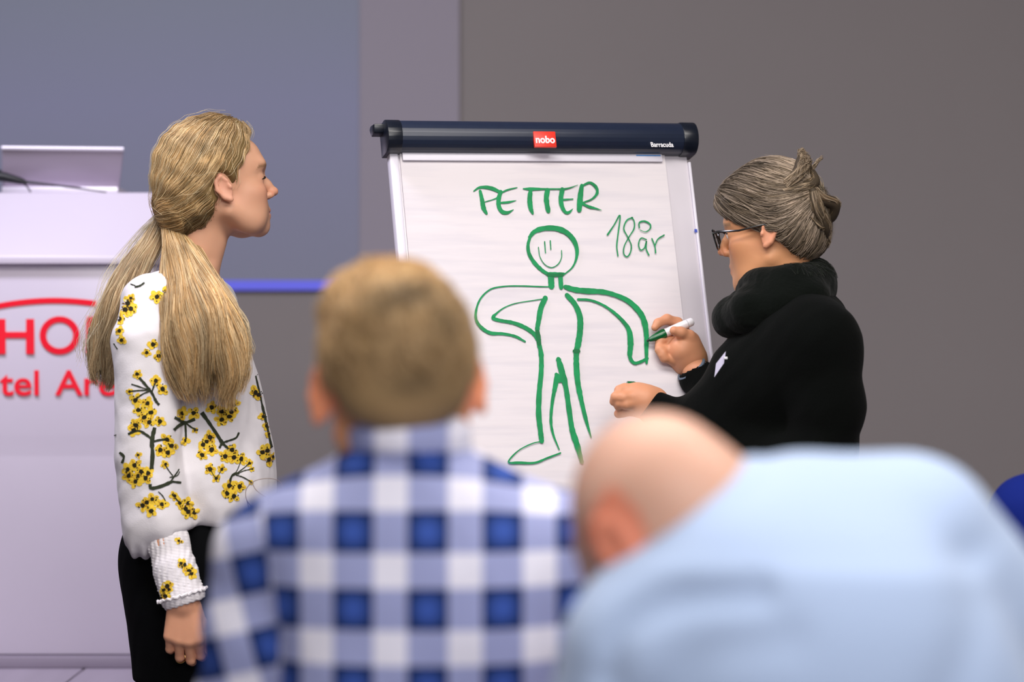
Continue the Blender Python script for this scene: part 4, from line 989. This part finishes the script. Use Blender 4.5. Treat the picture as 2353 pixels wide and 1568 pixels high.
flow = lambda p: R[:, 2]*(-.55)*np.clip(1-(-((p-O) @ R)[:, 0:1]+.03)/.10, 0, 1)
def rd2(Vx):
    n_ = hashnoise((Vx-O) @ R*np.array([.25, 1, 1]), 130, 19); qq = (Vx-O) @ R/sc
    return np.clip(.95+.35*n_, .5, 1.5)*np.clip(.75+3.2*(-qq[:, 0]+.06), .7, 1.1)
pt = flow_strands(SH, V, bun, 3800, 14, .12, 13, (.0, .0045), flow, .12)
strand_mesh('combed_hair', pt, np.linspace(1, .6, 14)*.00062, M_hair, art, (104, 90, 72), .26, (190, 170, 150), root_dark=rd2)
loose = flow_strands(SH, V, bun, 70, 14, .14, 15, (.004, .010), flow, .4); strand_mesh('flyaway_hair', loose, np.full(14, .0003), M_hair, art, (140, 126, 106), .2)
# bun: twisted locks
def lock(pts, wd, n, seed, base=(92, 76, 56), tint=(176, 156, 132), tip=.05, wave=.002, cr=True):
    C = np.array(g.Ps([(u, v, w-.030) for u, v, w in pts])); wd = np.array(wd)*g.s
    if cr:
        D = catmull(np.column_stack([C, wd]), 4); Sx = SDF(); Sx.cone(D[:, :3], D[:, 3]*.85, .003); V, Q = Sx.mesh(.0034)
        np_mesh('bun_lock', V, Q, M_hairbase, art, True, cols=lin((66, 56, 44))[None]*np.ones((len(V), 1)))
    T_ = C[-1]-C[0]; s_ = np.cross(T_, (0, 1, 0)); s_ /= np.linalg.norm(s_)+1e-9
    b_ = bundle(C, wd, wd, n, 16, wave, 1, seed, side=tuple(s_), tip=tip)
    strand_mesh('bun_strands', b_, np.linspace(1, .6, 16)*.0007, M_hair, art, base, .3, tint)
lock([(1800, 420, -.045), (1830, 398, -.035), (1840, 366, -.02), (1856, 380, -.01), (1862, 425, .0)], [8, 12, 10, 10, 8], 520, 50, wave=.005)
lock([(1808, 432, -.05), (1836, 402, -.045), (1852, 372, -.03), (1862, 350, -.02)], [6, 10, 9, 5], 300, 60, tip=.5, cr=False, wave=.006)
lock([(1800, 440, -.05), (1840, 432, -.045), (1872, 420, -.03), (1868, 395, -.01)], [10, 13, 13, 8], 260, 51)
lock([(1858, 425, -.03), (1885, 455, -.035), (1915, 470, -.02), (1905, 500, -.0), (1878, 490, .01)], [12, 15, 17, 16, 10], 360, 52, (88, 70, 50))
lock([(1868, 440, -.045), (1878, 480, -.05), (1896, 520, -.035), (1898, 545, -.02)], [12, 15, 13, 7], 300, 53)
lock([(1862, 500, -.05), (1885, 520, -.04), (1898, 505, -.02), (1905, 470, .0)], [10, 12, 12, 8], 220, 54)
lock([(1850, 420, -.02), (1846, 385, -.01), (1840, 358, .0), (1838, 340, .0)], [11, 12, 8, 3], 160, 55, tip=.4, cr=False)
lock([(1858, 400, -.01), (1868, 385, .0), (1882, 368, .0), (1893, 358, .0)], [6, 5, 3, 2], 60, 56, tip=.4, cr=False)
lock([(1845, 375, -.01), (1836, 355, .0), (1848, 348, .0), (1858, 372, .0)], [6, 6, 6, 6], 110, 57, cr=False)
lock([(1900, 540, -.02), (1903, 556, -.01), (1898, 572, .0)], [8, 6, 3], 70, 58, tip=.4, cr=False)
lock([(1910, 455, .0), (1922, 462, .0), (1928, 478, .0)], [8, 6, 3], 50, 59, tip=.4, cr=False)

# ------------------------------------------------------------------ seated listeners
def lower_body(parent, hip, fwd, m, name='trousers'):
    """seated legs down to the floor and shoes; hip centre, facing fwd"""
    f = np.array([fwd[0], fwd[1], 0.0]); f /= np.linalg.norm(f); l = np.array([-f[1], f[0], 0]); hip = np.array(hip, float); Sx = SDF(); A = []
    for s in (-1, 1):
        a = hip+l*.09*s; b_ = a+f*.42+l*.03*s; b_[2] = .50; c_ = b_+f*.03; c_[2] = .10
        Sx.cone([a, b_, c_], [.095, .068, .05], .04); A.append(c_)
    Sx.ell(hip+(0, 0, .03), (.16, .13, .12), k=.05)
    Sx.raw(lambda X: .07-X[..., 2], (-9, -9, -9), (9, 9, 9), .006, 'i')
    V, Q = Sx.mesh(.010); np_mesh(name, V, Q, m, parent); shoes(parent, A, tuple(f))
M_denim = mat('dark_denim', (36, 46, 70), .85, .15)

# --- young man in the checked shirt, seen from behind
g = Place(3.27); P, r = g.P, g.r
pla = empty('person', (P(940, 0)[0], 3.27, 0), 'person with short blond hair in blue and white checked shirt, seen from behind', 'person')
sc = 1.03; O = P(915, 905); R = frame((-math.sin(.15), math.cos(.15), -.10), (-.07, 0, 1))
S = SDF(); T = head_prims(S, O, R, sc, male=True, ears=(1, 1), ear_out=.50)
S.cone([P(918, 880, .015), P(922, 960, .01), P(935, 1080, .035)], [r(116), r(114), r(100)], .04)
S.loft([(-.45, 0, 0, .13, .09), (-.20, 0, 0, .15, .10), (-.05, 0, 0, .14, .08), (.02, 0, 0, .07, .05)], o=P(935, 1130, .03), k=.03)
S.cone([P(935, 1180, .03), P(620, 1290, .04), P(565, 1700, .08), P(700, 1850, .32)], [.05, .05, .042, .028], .03)
S.cone([P(935, 1180, .03), P(1270, 1280, .04), P(1320, 1700, .08), P(1180, 1850, .32)], [.05, .05, .042, .028], .03)
parts = [S.mesh(.0045)]
H = SDF(); hand_prims(H, P(700, 1850, .32), (.35, .9, -.1), (0, -.1, -1), (1, -.3, 0), 1.05, curl=(20, 35, 25)); hand_prims(H, P(1180, 1850, .32), (-.35, .9, -.1), (0, -.1, -1), (-1, -.3, 0), 1.05, curl=(20, 35, 25))
parts.append(H.mesh(.0035)); V, Q = merge(parts)
c = skin_cols(V, O, R, sc, (212, 154, 112), ear=(252, 158, 118)); np_mesh('body', V, Q, M_skin, pla, True, cols=c); add_eyes(T, R, sc, pla)
# hair
SH = SDF()
SH.ell(T((-.012, 0, .052)), np.array((.100, .0800, .094))*sc, R, .02)
SH.ell(T((-.036, 0, .034)), np.array((.074, .0755, .074))*sc, R, .03)
SH.ell(T((.030, .012, .110)), np.array((.060, .058, .034))*sc, R, .04)
SH.ell(T((-.050, 0, -.010)), np.array((.052, .062, .040))*sc, R, .03)
def cut3(X):
    q = (X-O) @ R/sc; x, z = q[..., 0], q[..., 2]
    lim = np.interp(z, [-.06, -.045, -.02, .0, .04, .06, .09, .13], [-.12, -.07, -.042, -.030, .035, .070, .10, .12]); return x-lim
SH.raw(cut3, (-9, -9, -9), (9, 9, 9), .012, 'i')
SH.post.append(lambda X: (.0035*hashnoise(X, 55, 61)+.002*hashnoise(X, 140, 62))*np.clip((((X-O) @ R)[..., 2]+.02)/.08, .15, 1))
V, Q = SH.mesh(.0045); q = (V-O) @ R/sc
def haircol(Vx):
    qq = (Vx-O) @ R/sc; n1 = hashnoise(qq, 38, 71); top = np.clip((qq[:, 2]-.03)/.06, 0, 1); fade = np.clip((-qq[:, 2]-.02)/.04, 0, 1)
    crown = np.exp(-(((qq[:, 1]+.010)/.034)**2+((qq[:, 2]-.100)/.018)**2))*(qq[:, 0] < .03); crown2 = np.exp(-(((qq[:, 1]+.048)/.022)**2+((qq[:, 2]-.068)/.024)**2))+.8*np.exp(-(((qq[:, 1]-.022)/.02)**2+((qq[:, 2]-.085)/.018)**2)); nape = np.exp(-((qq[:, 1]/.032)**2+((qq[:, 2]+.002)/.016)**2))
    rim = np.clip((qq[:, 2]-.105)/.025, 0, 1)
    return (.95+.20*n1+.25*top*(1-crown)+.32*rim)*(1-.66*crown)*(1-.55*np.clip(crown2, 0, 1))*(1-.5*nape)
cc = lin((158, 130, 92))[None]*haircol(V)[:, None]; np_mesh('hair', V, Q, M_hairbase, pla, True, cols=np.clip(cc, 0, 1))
up_goal = T((.12, .02, .30))
pt = flow_strands(SH, V[q[:, 2] > .0], up_goal, 2600, 6, .026, 63, (.0, .006), None, .6)
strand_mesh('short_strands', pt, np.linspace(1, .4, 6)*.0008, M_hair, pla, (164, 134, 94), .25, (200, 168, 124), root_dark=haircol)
# shirt
m, nt, bs = new_mat('checked_cotton'); bs.inputs['Roughness'].default_value = .85; bs.inputs['Specular IOR Level'].default_value = .2
at = nt.nodes.new('ShaderNodeAttribute'); at.attribute_name = 'puv'; sp = nt.nodes.new('ShaderNodeSeparateXYZ'); nt.links.new(at.outputs['Vector'], sp.inputs[0])
def math_node(op, a, b=None, c=None):
    n = nt.nodes.new('ShaderNodeMath'); n.operation = op
    for i, x in enumerate((a, b, c)):
        if x is None: continue
        if isinstance(x, (int, float)): n.inputs[i].default_value = x
        else: nt.links.new(x, n.inputs[i])
    return n.outputs[0]
def stripe(s):
    f = math_node('FRACT', s); d = math_node('ABSOLUTE', math_node('SUBTRACT', f, .25)); d2 = math_node('MINIMUM', d, math_node('SUBTRACT', 1.0, d))
    on = math_node('LESS_THAN', d2, .272); cen = math_node('SUBTRACT', 1.0, math_node('MINIMUM', math_node('DIVIDE', d2, .25), 1.0)); return on, cen
ou, cu = stripe(sp.outputs[0]); ov, cv = stripe(sp.outputs[1])
sm = math_node('MULTIPLY', math_node('ADD', ou, ov), .5)
ramp = nt.nodes.new('ShaderNodeValToRGB'); ramp.color_ramp.interpolation = 'CONSTANT'; e = ramp.color_ramp.elements
e[0].position = 0; e[0].color = lin4((232, 230, 243)); e[1].position = .9; e[1].color = lin4((10, 28, 68)); k = e.new(.4); k.color = lin4((158, 164, 206))
nt.links.new(sm, ramp.inputs[0]); mx = nt.nodes.new('ShaderNodeMix'); mx.data_type = 'RGBA'
both = math_node('MULTIPLY', math_node('MULTIPLY', ou, ov), math_node('POWER', math_node('MULTIPLY', cu, cv), .6))
nt.links.new(both, mx.inputs['Factor']); nt.links.new(ramp.outputs[0], mx.inputs['A']); mx.inputs['B'].default_value = lin4((66, 98, 188)); nt.links.new(mx.outputs['Result'], bs.inputs['Base Color'])
M_check = m
SP = SDF()
rows = [(992, 948, 92, .070), (1015, 946, 120, .085), (1050, 940, 175, .10), (1095, 935, 250, .112), (1150, 930, 330, .122), (1220, 935, 375, .13), (1320, 950, 372, .135), (1450, 960, 350, .135), (1600, 965, 335, .135), (1900, 965, 330, .13), (2150, 965, 330, .13)]
SP.loft([(-(v-1000)*g.s, (u-940)*g.s, 0.02, hw*g.s, hd) for v, u, hw, hd in rows], o=P(940, 1000, .012), n=2.3, k=.02)
SP.cone([P(700, 1230, .03), P(622, 1285, .03), P(586, 1450, .03), P(556, 1640, .05), P(560, 1760, .10)], [.056, .058, .055, .054, .05], .03)
SP.cone([P(560, 1760, .10), P(690, 1850, .30)], [.052, .04], .03)
SP.cone([P(1180, 1210, .03), P(1270, 1250, .03), P(1310, 1450, .03), P(1325, 1700, .08), P(1190, 1850, .30)], [.056, .056, .054, .052, .04], .03)
SP.cone([P(935+110*math.cos(t), 1000-16*math.sin(t)*0+8*math.cos(t), .0+.068*math.sin(t)) for t in np.linspace(0, 2*math.pi, 20)], .016, .012, flat=((0, 0, 1), 1.5))
SP.cone([P(930, 900, .0), P(940, 962, .01)], [.048, .050], .01, 's')
SP.post.append(lambda X: .0022*hashnoise(X, 22, 81)+.0012*hashnoise(X, 70, 82))
# seams between sleeve and back
SP.cone([P(628, 1215, -.10), P(655, 1300, -.10), P(656, 1450, -.10), P(645, 1620, -.08)], [.004, .006, .007, .008], .02, 's')
V, Q = SP.mesh(.005)
u0 = (982-CX)/2070; fl = -np.maximum(0, V[:, 1]-3.17)
bend = V[:, 0]-P(955, 0)[0]
puv = np.stack([(V[:, 0]-u0)/.0835+.25, (V[:, 2]+.35*np.maximum(0, V[:, 1]-3.19)*np.clip((V[:, 2]-1.04)/.1, 0, 1)-(1.28-444/2080.))/.0862+.25], 1)
col_ = V[:, 2] > P(0, 1032)[2]; puv[col_, 1] = (V[col_, 2]-P(0, 1032)[2])/.0862*.45+.56
wa = V[:, 0] < np.interp(V[:, 2], [.75, .95, 1.08], [P(648, 0)[0], P(650, 0)[0], P(612, 0)[0]])
ang = math.radians(14); ca_, sa_ = math.cos(ang), math.sin(ang); X0 = P(560, 0)[0]; Z0 = P(0, 1300)[2]; dx = (V[:, 0]-X0); dx = np.arcsin(np.clip(dx/.075, -.98, .98))*.075; dz = V[:, 2]-Z0
ps = np.stack([(dx*ca_+dz*sa_)/.0835+.10, (-dx*sa_+dz*ca_)/.0862+.35], 1); puv = np.where(wa[:, None], ps, puv)
shirt = np_mesh('checked_shirt', V, Q, M_check, pla, attrs={'puv': puv})
lower_body(pla, (P(960, 0)[0], 3.36, .56), (.1, 1), M_denim)

# --- bald man leaning forward in the light blue sweater
g = Place(2.72); P, r = g.P, g.r
bal = empty('person', (P(1850, 0)[0], 2.72, 0), 'bald person in light blue sweater leaning forward with head bent down', 'person')
sc = 1.0; O = P(1552, 1246, .03)
R = frame((-.34, .56, -.74), (-.48, .42, .55))
S = SDF(); T = head_prims(S, O, R, sc, male=True, ears=(1, 1), ear_out=.18)
S.cone([P(1545, 1195, .03), P(1620, 1250, .02), P(1700, 1320, .02)], [r(145), r(150), r(170)], .05)
S.loft([(-.50, .05, 0, .14, .10), (-.20, 0, 0, .15, .10), (.0, 0, 0, .10, .08)], o=P(1800, 1450, .03), k=.03)
S.cone([P(1720, 1350, .02), P(1500, 1490, -.02), P(1450, 1800, .05), P(1350, 1950, .30)], [.06, .05, .042, .03], .03)
S.cone([P(1800, 1350, .02), P(2090, 1290, .06), P(2250, 1700, .15), P(1950, 1950, .35)], [.06, .05, .042, .03], .03)
parts = [S.mesh(.0045)]
H = SDF(); hand_prims(H, P(1350, 1950, .30), (.1, .95, -.1), (0, -.1, -1), (1, 0, 0), 1.05); hand_prims(H, P(1950, 1950, .35), (-.5, .8, -.1), (0, -.1, -1), (-1, -.3, 0), 1.05)
parts.append(H.mesh(.004)); V, Q = merge(parts)
c = skin_cols(V, O, R, sc, (226, 178, 156), ear=(252, 138, 104), cheek=(220, 140, 116))
q = (V-O) @ R/sc
stub = (np.clip((.062-q[:, 2])/.03, 0, 1)*(q[:, 0] < .02)*(q[:, 2] > -.06)*.30)[:, None]*np.ones(3); c = c*(1-stub)+lin((150, 112, 92))*stub
np_mesh('body', V, Q, M_skin, bal, True, cols=np.clip(c, 0, 1)); add_eyes(T, R, sc, bal)
SBd = SDF()
for y in (-1, 1): SBd.cone([T((.008, y*.060, -.030)), T((.025, y*.054, -.060)), T((.060, y*.030, -.088))], [.012, .017, .018], .03)
SBd.cone([T((.074, .014, -.092)), T((.074, -.014, -.092))], .020, .03)
SBd.post.append(lambda X: .002*hashnoise(X, 160, 91)); V, Q = SBd.mesh(.004)
np_mesh('beard', V, Q, M_hairbase, bal, True, cols=lin((104, 68, 44))[None]*(1+.2*hashnoise(V, 90, 92))[:, None])
M_sweat = mat('light_blue_knit', (174, 193, 224), .9, .15, noise=(5, .02), sheen=.2, bump=(260, .2, .001))
SW = SDF()
SW.cone([P(1500, 1512, -.02), P(1700, 1335, .0), P(1850, 1262, .04), P(2085, 1262, .06)], [r(182), r(190), r(182), r(198)], .06)
SW.ell(P(1860, 1500, .0), (.19, .16, .15), k=.06)
SW.loft([(-.62, .10, .02, .17, .13), (-.35, .08, 0, .185, .14), (-.10, .04, 0, .19, .15), (.02, 0, 0, .14, .12)], o=P(1850, 1420, .02), k=.06)
SW.cone([P(1500, 1500, -.02), P(1440, 1700, .0), P(1440, 1810, .05), P(1360, 1950, .28)], [.072, .066, .060, .045], .05)
SW.cone([P(2085, 1270, .06), P(2200, 1420, .08), P(2290, 1700, .15), P(1970, 1950, .33)], [.078, .082, .068, .045], .05)
SW.cone([P(1400, 1060, .05), P(1590, 1215, .02), P(1650, 1260, .02)], [r(190), r(163), r(140)], .015, 's')
ax = np.array([.56, 0, -.62]); ax /= np.linalg.norm(ax); u = np.array([.74, 0, .67]); u -= ax*(u @ ax); u /= np.linalg.norm(u); v = np.cross(ax, u); cc = P(1588, 1222, .02)
SW.cone([cc+(u*math.cos(t)*r(188)+v*math.sin(t)*r(165)) for t in np.linspace(0, 2*math.pi, 22)], .012, .02)
def fold(X):
    d = 0
    for pts, a, w in (([P(1400, 1560, -.1), P(1440, 1450, -.1), P(1560, 1380, -.1), P(1740, 1360, -.1)], .010, .014), ([P(1500, 1620, -.1), P(1620, 1500, -.1), P(1800, 1460, -.1)], .006, .02), ([P(2150, 1620, -.1), P(2230, 1450, -.1), P(2240, 1300, -.1)], .006, .025)):
        Dp = catmull(np.array(pts), 8); m_ = np.full(X.shape[:-1], 9.)
        for p_ in Dp: m_ = np.minimum(m_, (X[..., 0]-p_[0])**2+(X[..., 2]-p_[2])**2)
        d = d+a*np.exp(-m_/(w*w))*(X[..., 1] < 2.75)
    return d+.003*hashnoise(X, 16, 95)
SW.post.append(fold)
V, Q = SW.mesh(.0065); np_mesh('sweater', V, Q, M_sweat, bal)
lower_body(bal, (P(2080, 0)[0], 2.80, .56), (-.35, 1), M_denim)

# --- listener at the right edge, only a shoulder in the picture
g = Place(5.0); P, r = g.P, g.r
nav = empty('person', (P(2550, 0)[0], 5.0, 0), 'person in royal blue sweater at the right edge, only the shoulder visible', 'person')
sc = 1.0; O = P(2550, 900, .03); R = frame((-.35, 1, 0), (0, 0, 1))
S = SDF(); T = head_prims(S, O, R, sc, male=True)
S.cone([P(2550, 900, .02), P(2550, 1060, .0)], [.055, .062], .04); S.loft([(-.5, 0, 0, .13, .09), (-.05, 0, 0, .14, .08), (.02, 0, 0, .07, .05)], o=P(2550, 1130, .0), k=.03)
H = SDF(); hand_prims(H, P(2342, 1482, .21), (.1, .95, -.1), (0, -.1, -1), (1, 0, 0), 1.0); hand_prims(H, P(2738, 1482, .21), (-.1, .95, -.1), (0, -.1, -1), (-1, 0, 0), 1.0)
V, Q = merge([S.mesh(.006), H.mesh(.004)]); np_mesh('body', V, Q, M_skin, nav, True, cols=skin_cols(V, O, R, sc, (205, 150, 118)))
SH = SDF(); SH.ell(T((-.014, 0, .050)), np.array((.100, .081, .088))*sc, R, .02); SH.ell(T((-.04, 0, .005)), np.array((.07, .076, .07))*sc, R, .03)
SH.raw(lambda X: ((X-O) @ R)[..., 0]-np.interp(((X-O) @ R)[..., 2], [-.05, .0, .04, .07, .12], [-.04, -.03, .02, .075, .1]), (-9, -9, -9), (9, 9, 9), .012, 'i')
V, Q = SH.mesh(.006); np_mesh('hair', V, Q, M_hairbase, nav, True, cols=lin((84, 62, 44))[None]*np.ones((len(V), 1)))
M_navy_s = mat('royal_blue_knit', (4, 28, 112), .85, .2)
SN = SDF()
SN.loft([(-(v-1100)*g.s, (u-2550)*g.s, 0, hw*g.s, hd) for v, u, hw, hd in ((1060, 2550, 90, .07), (1085, 2550, 170, .09), (1120, 2548, 230, .11), (1200, 2545, 262, .125), (1400, 2550, 250, .13), (1820, 2550, 235, .14))], o=P(2550, 1100), k=.02)
SN.cone([P(2360, 1175, .0), P(2330, 1400, .02), P(2340, 1480, .20)], [r(78), r(68), r(55)], .03); SN.cone([P(2740, 1175, .0), P(2770, 1400, .02), P(2740, 1480, .20)], [r(78), r(68), r(55)], .03)
V, Q = SN.mesh(.007); np_mesh('sweater', V, Q, M_navy_s, nav)
H = SDF(); hand_prims(H, P(2342, 1482, .21), (.1, .95, -.1), (0, -.1, -1), (1, 0, 0), 1.0); hand_prims(H, P(2738, 1482, .21), (-.1, .95, -.1), (0, -.1, -1), (-1, 0, 0), 1.0)

lower_body(nav, (P(2550, 0)[0], 5.05, .56), (-.35, 1), M_denim)
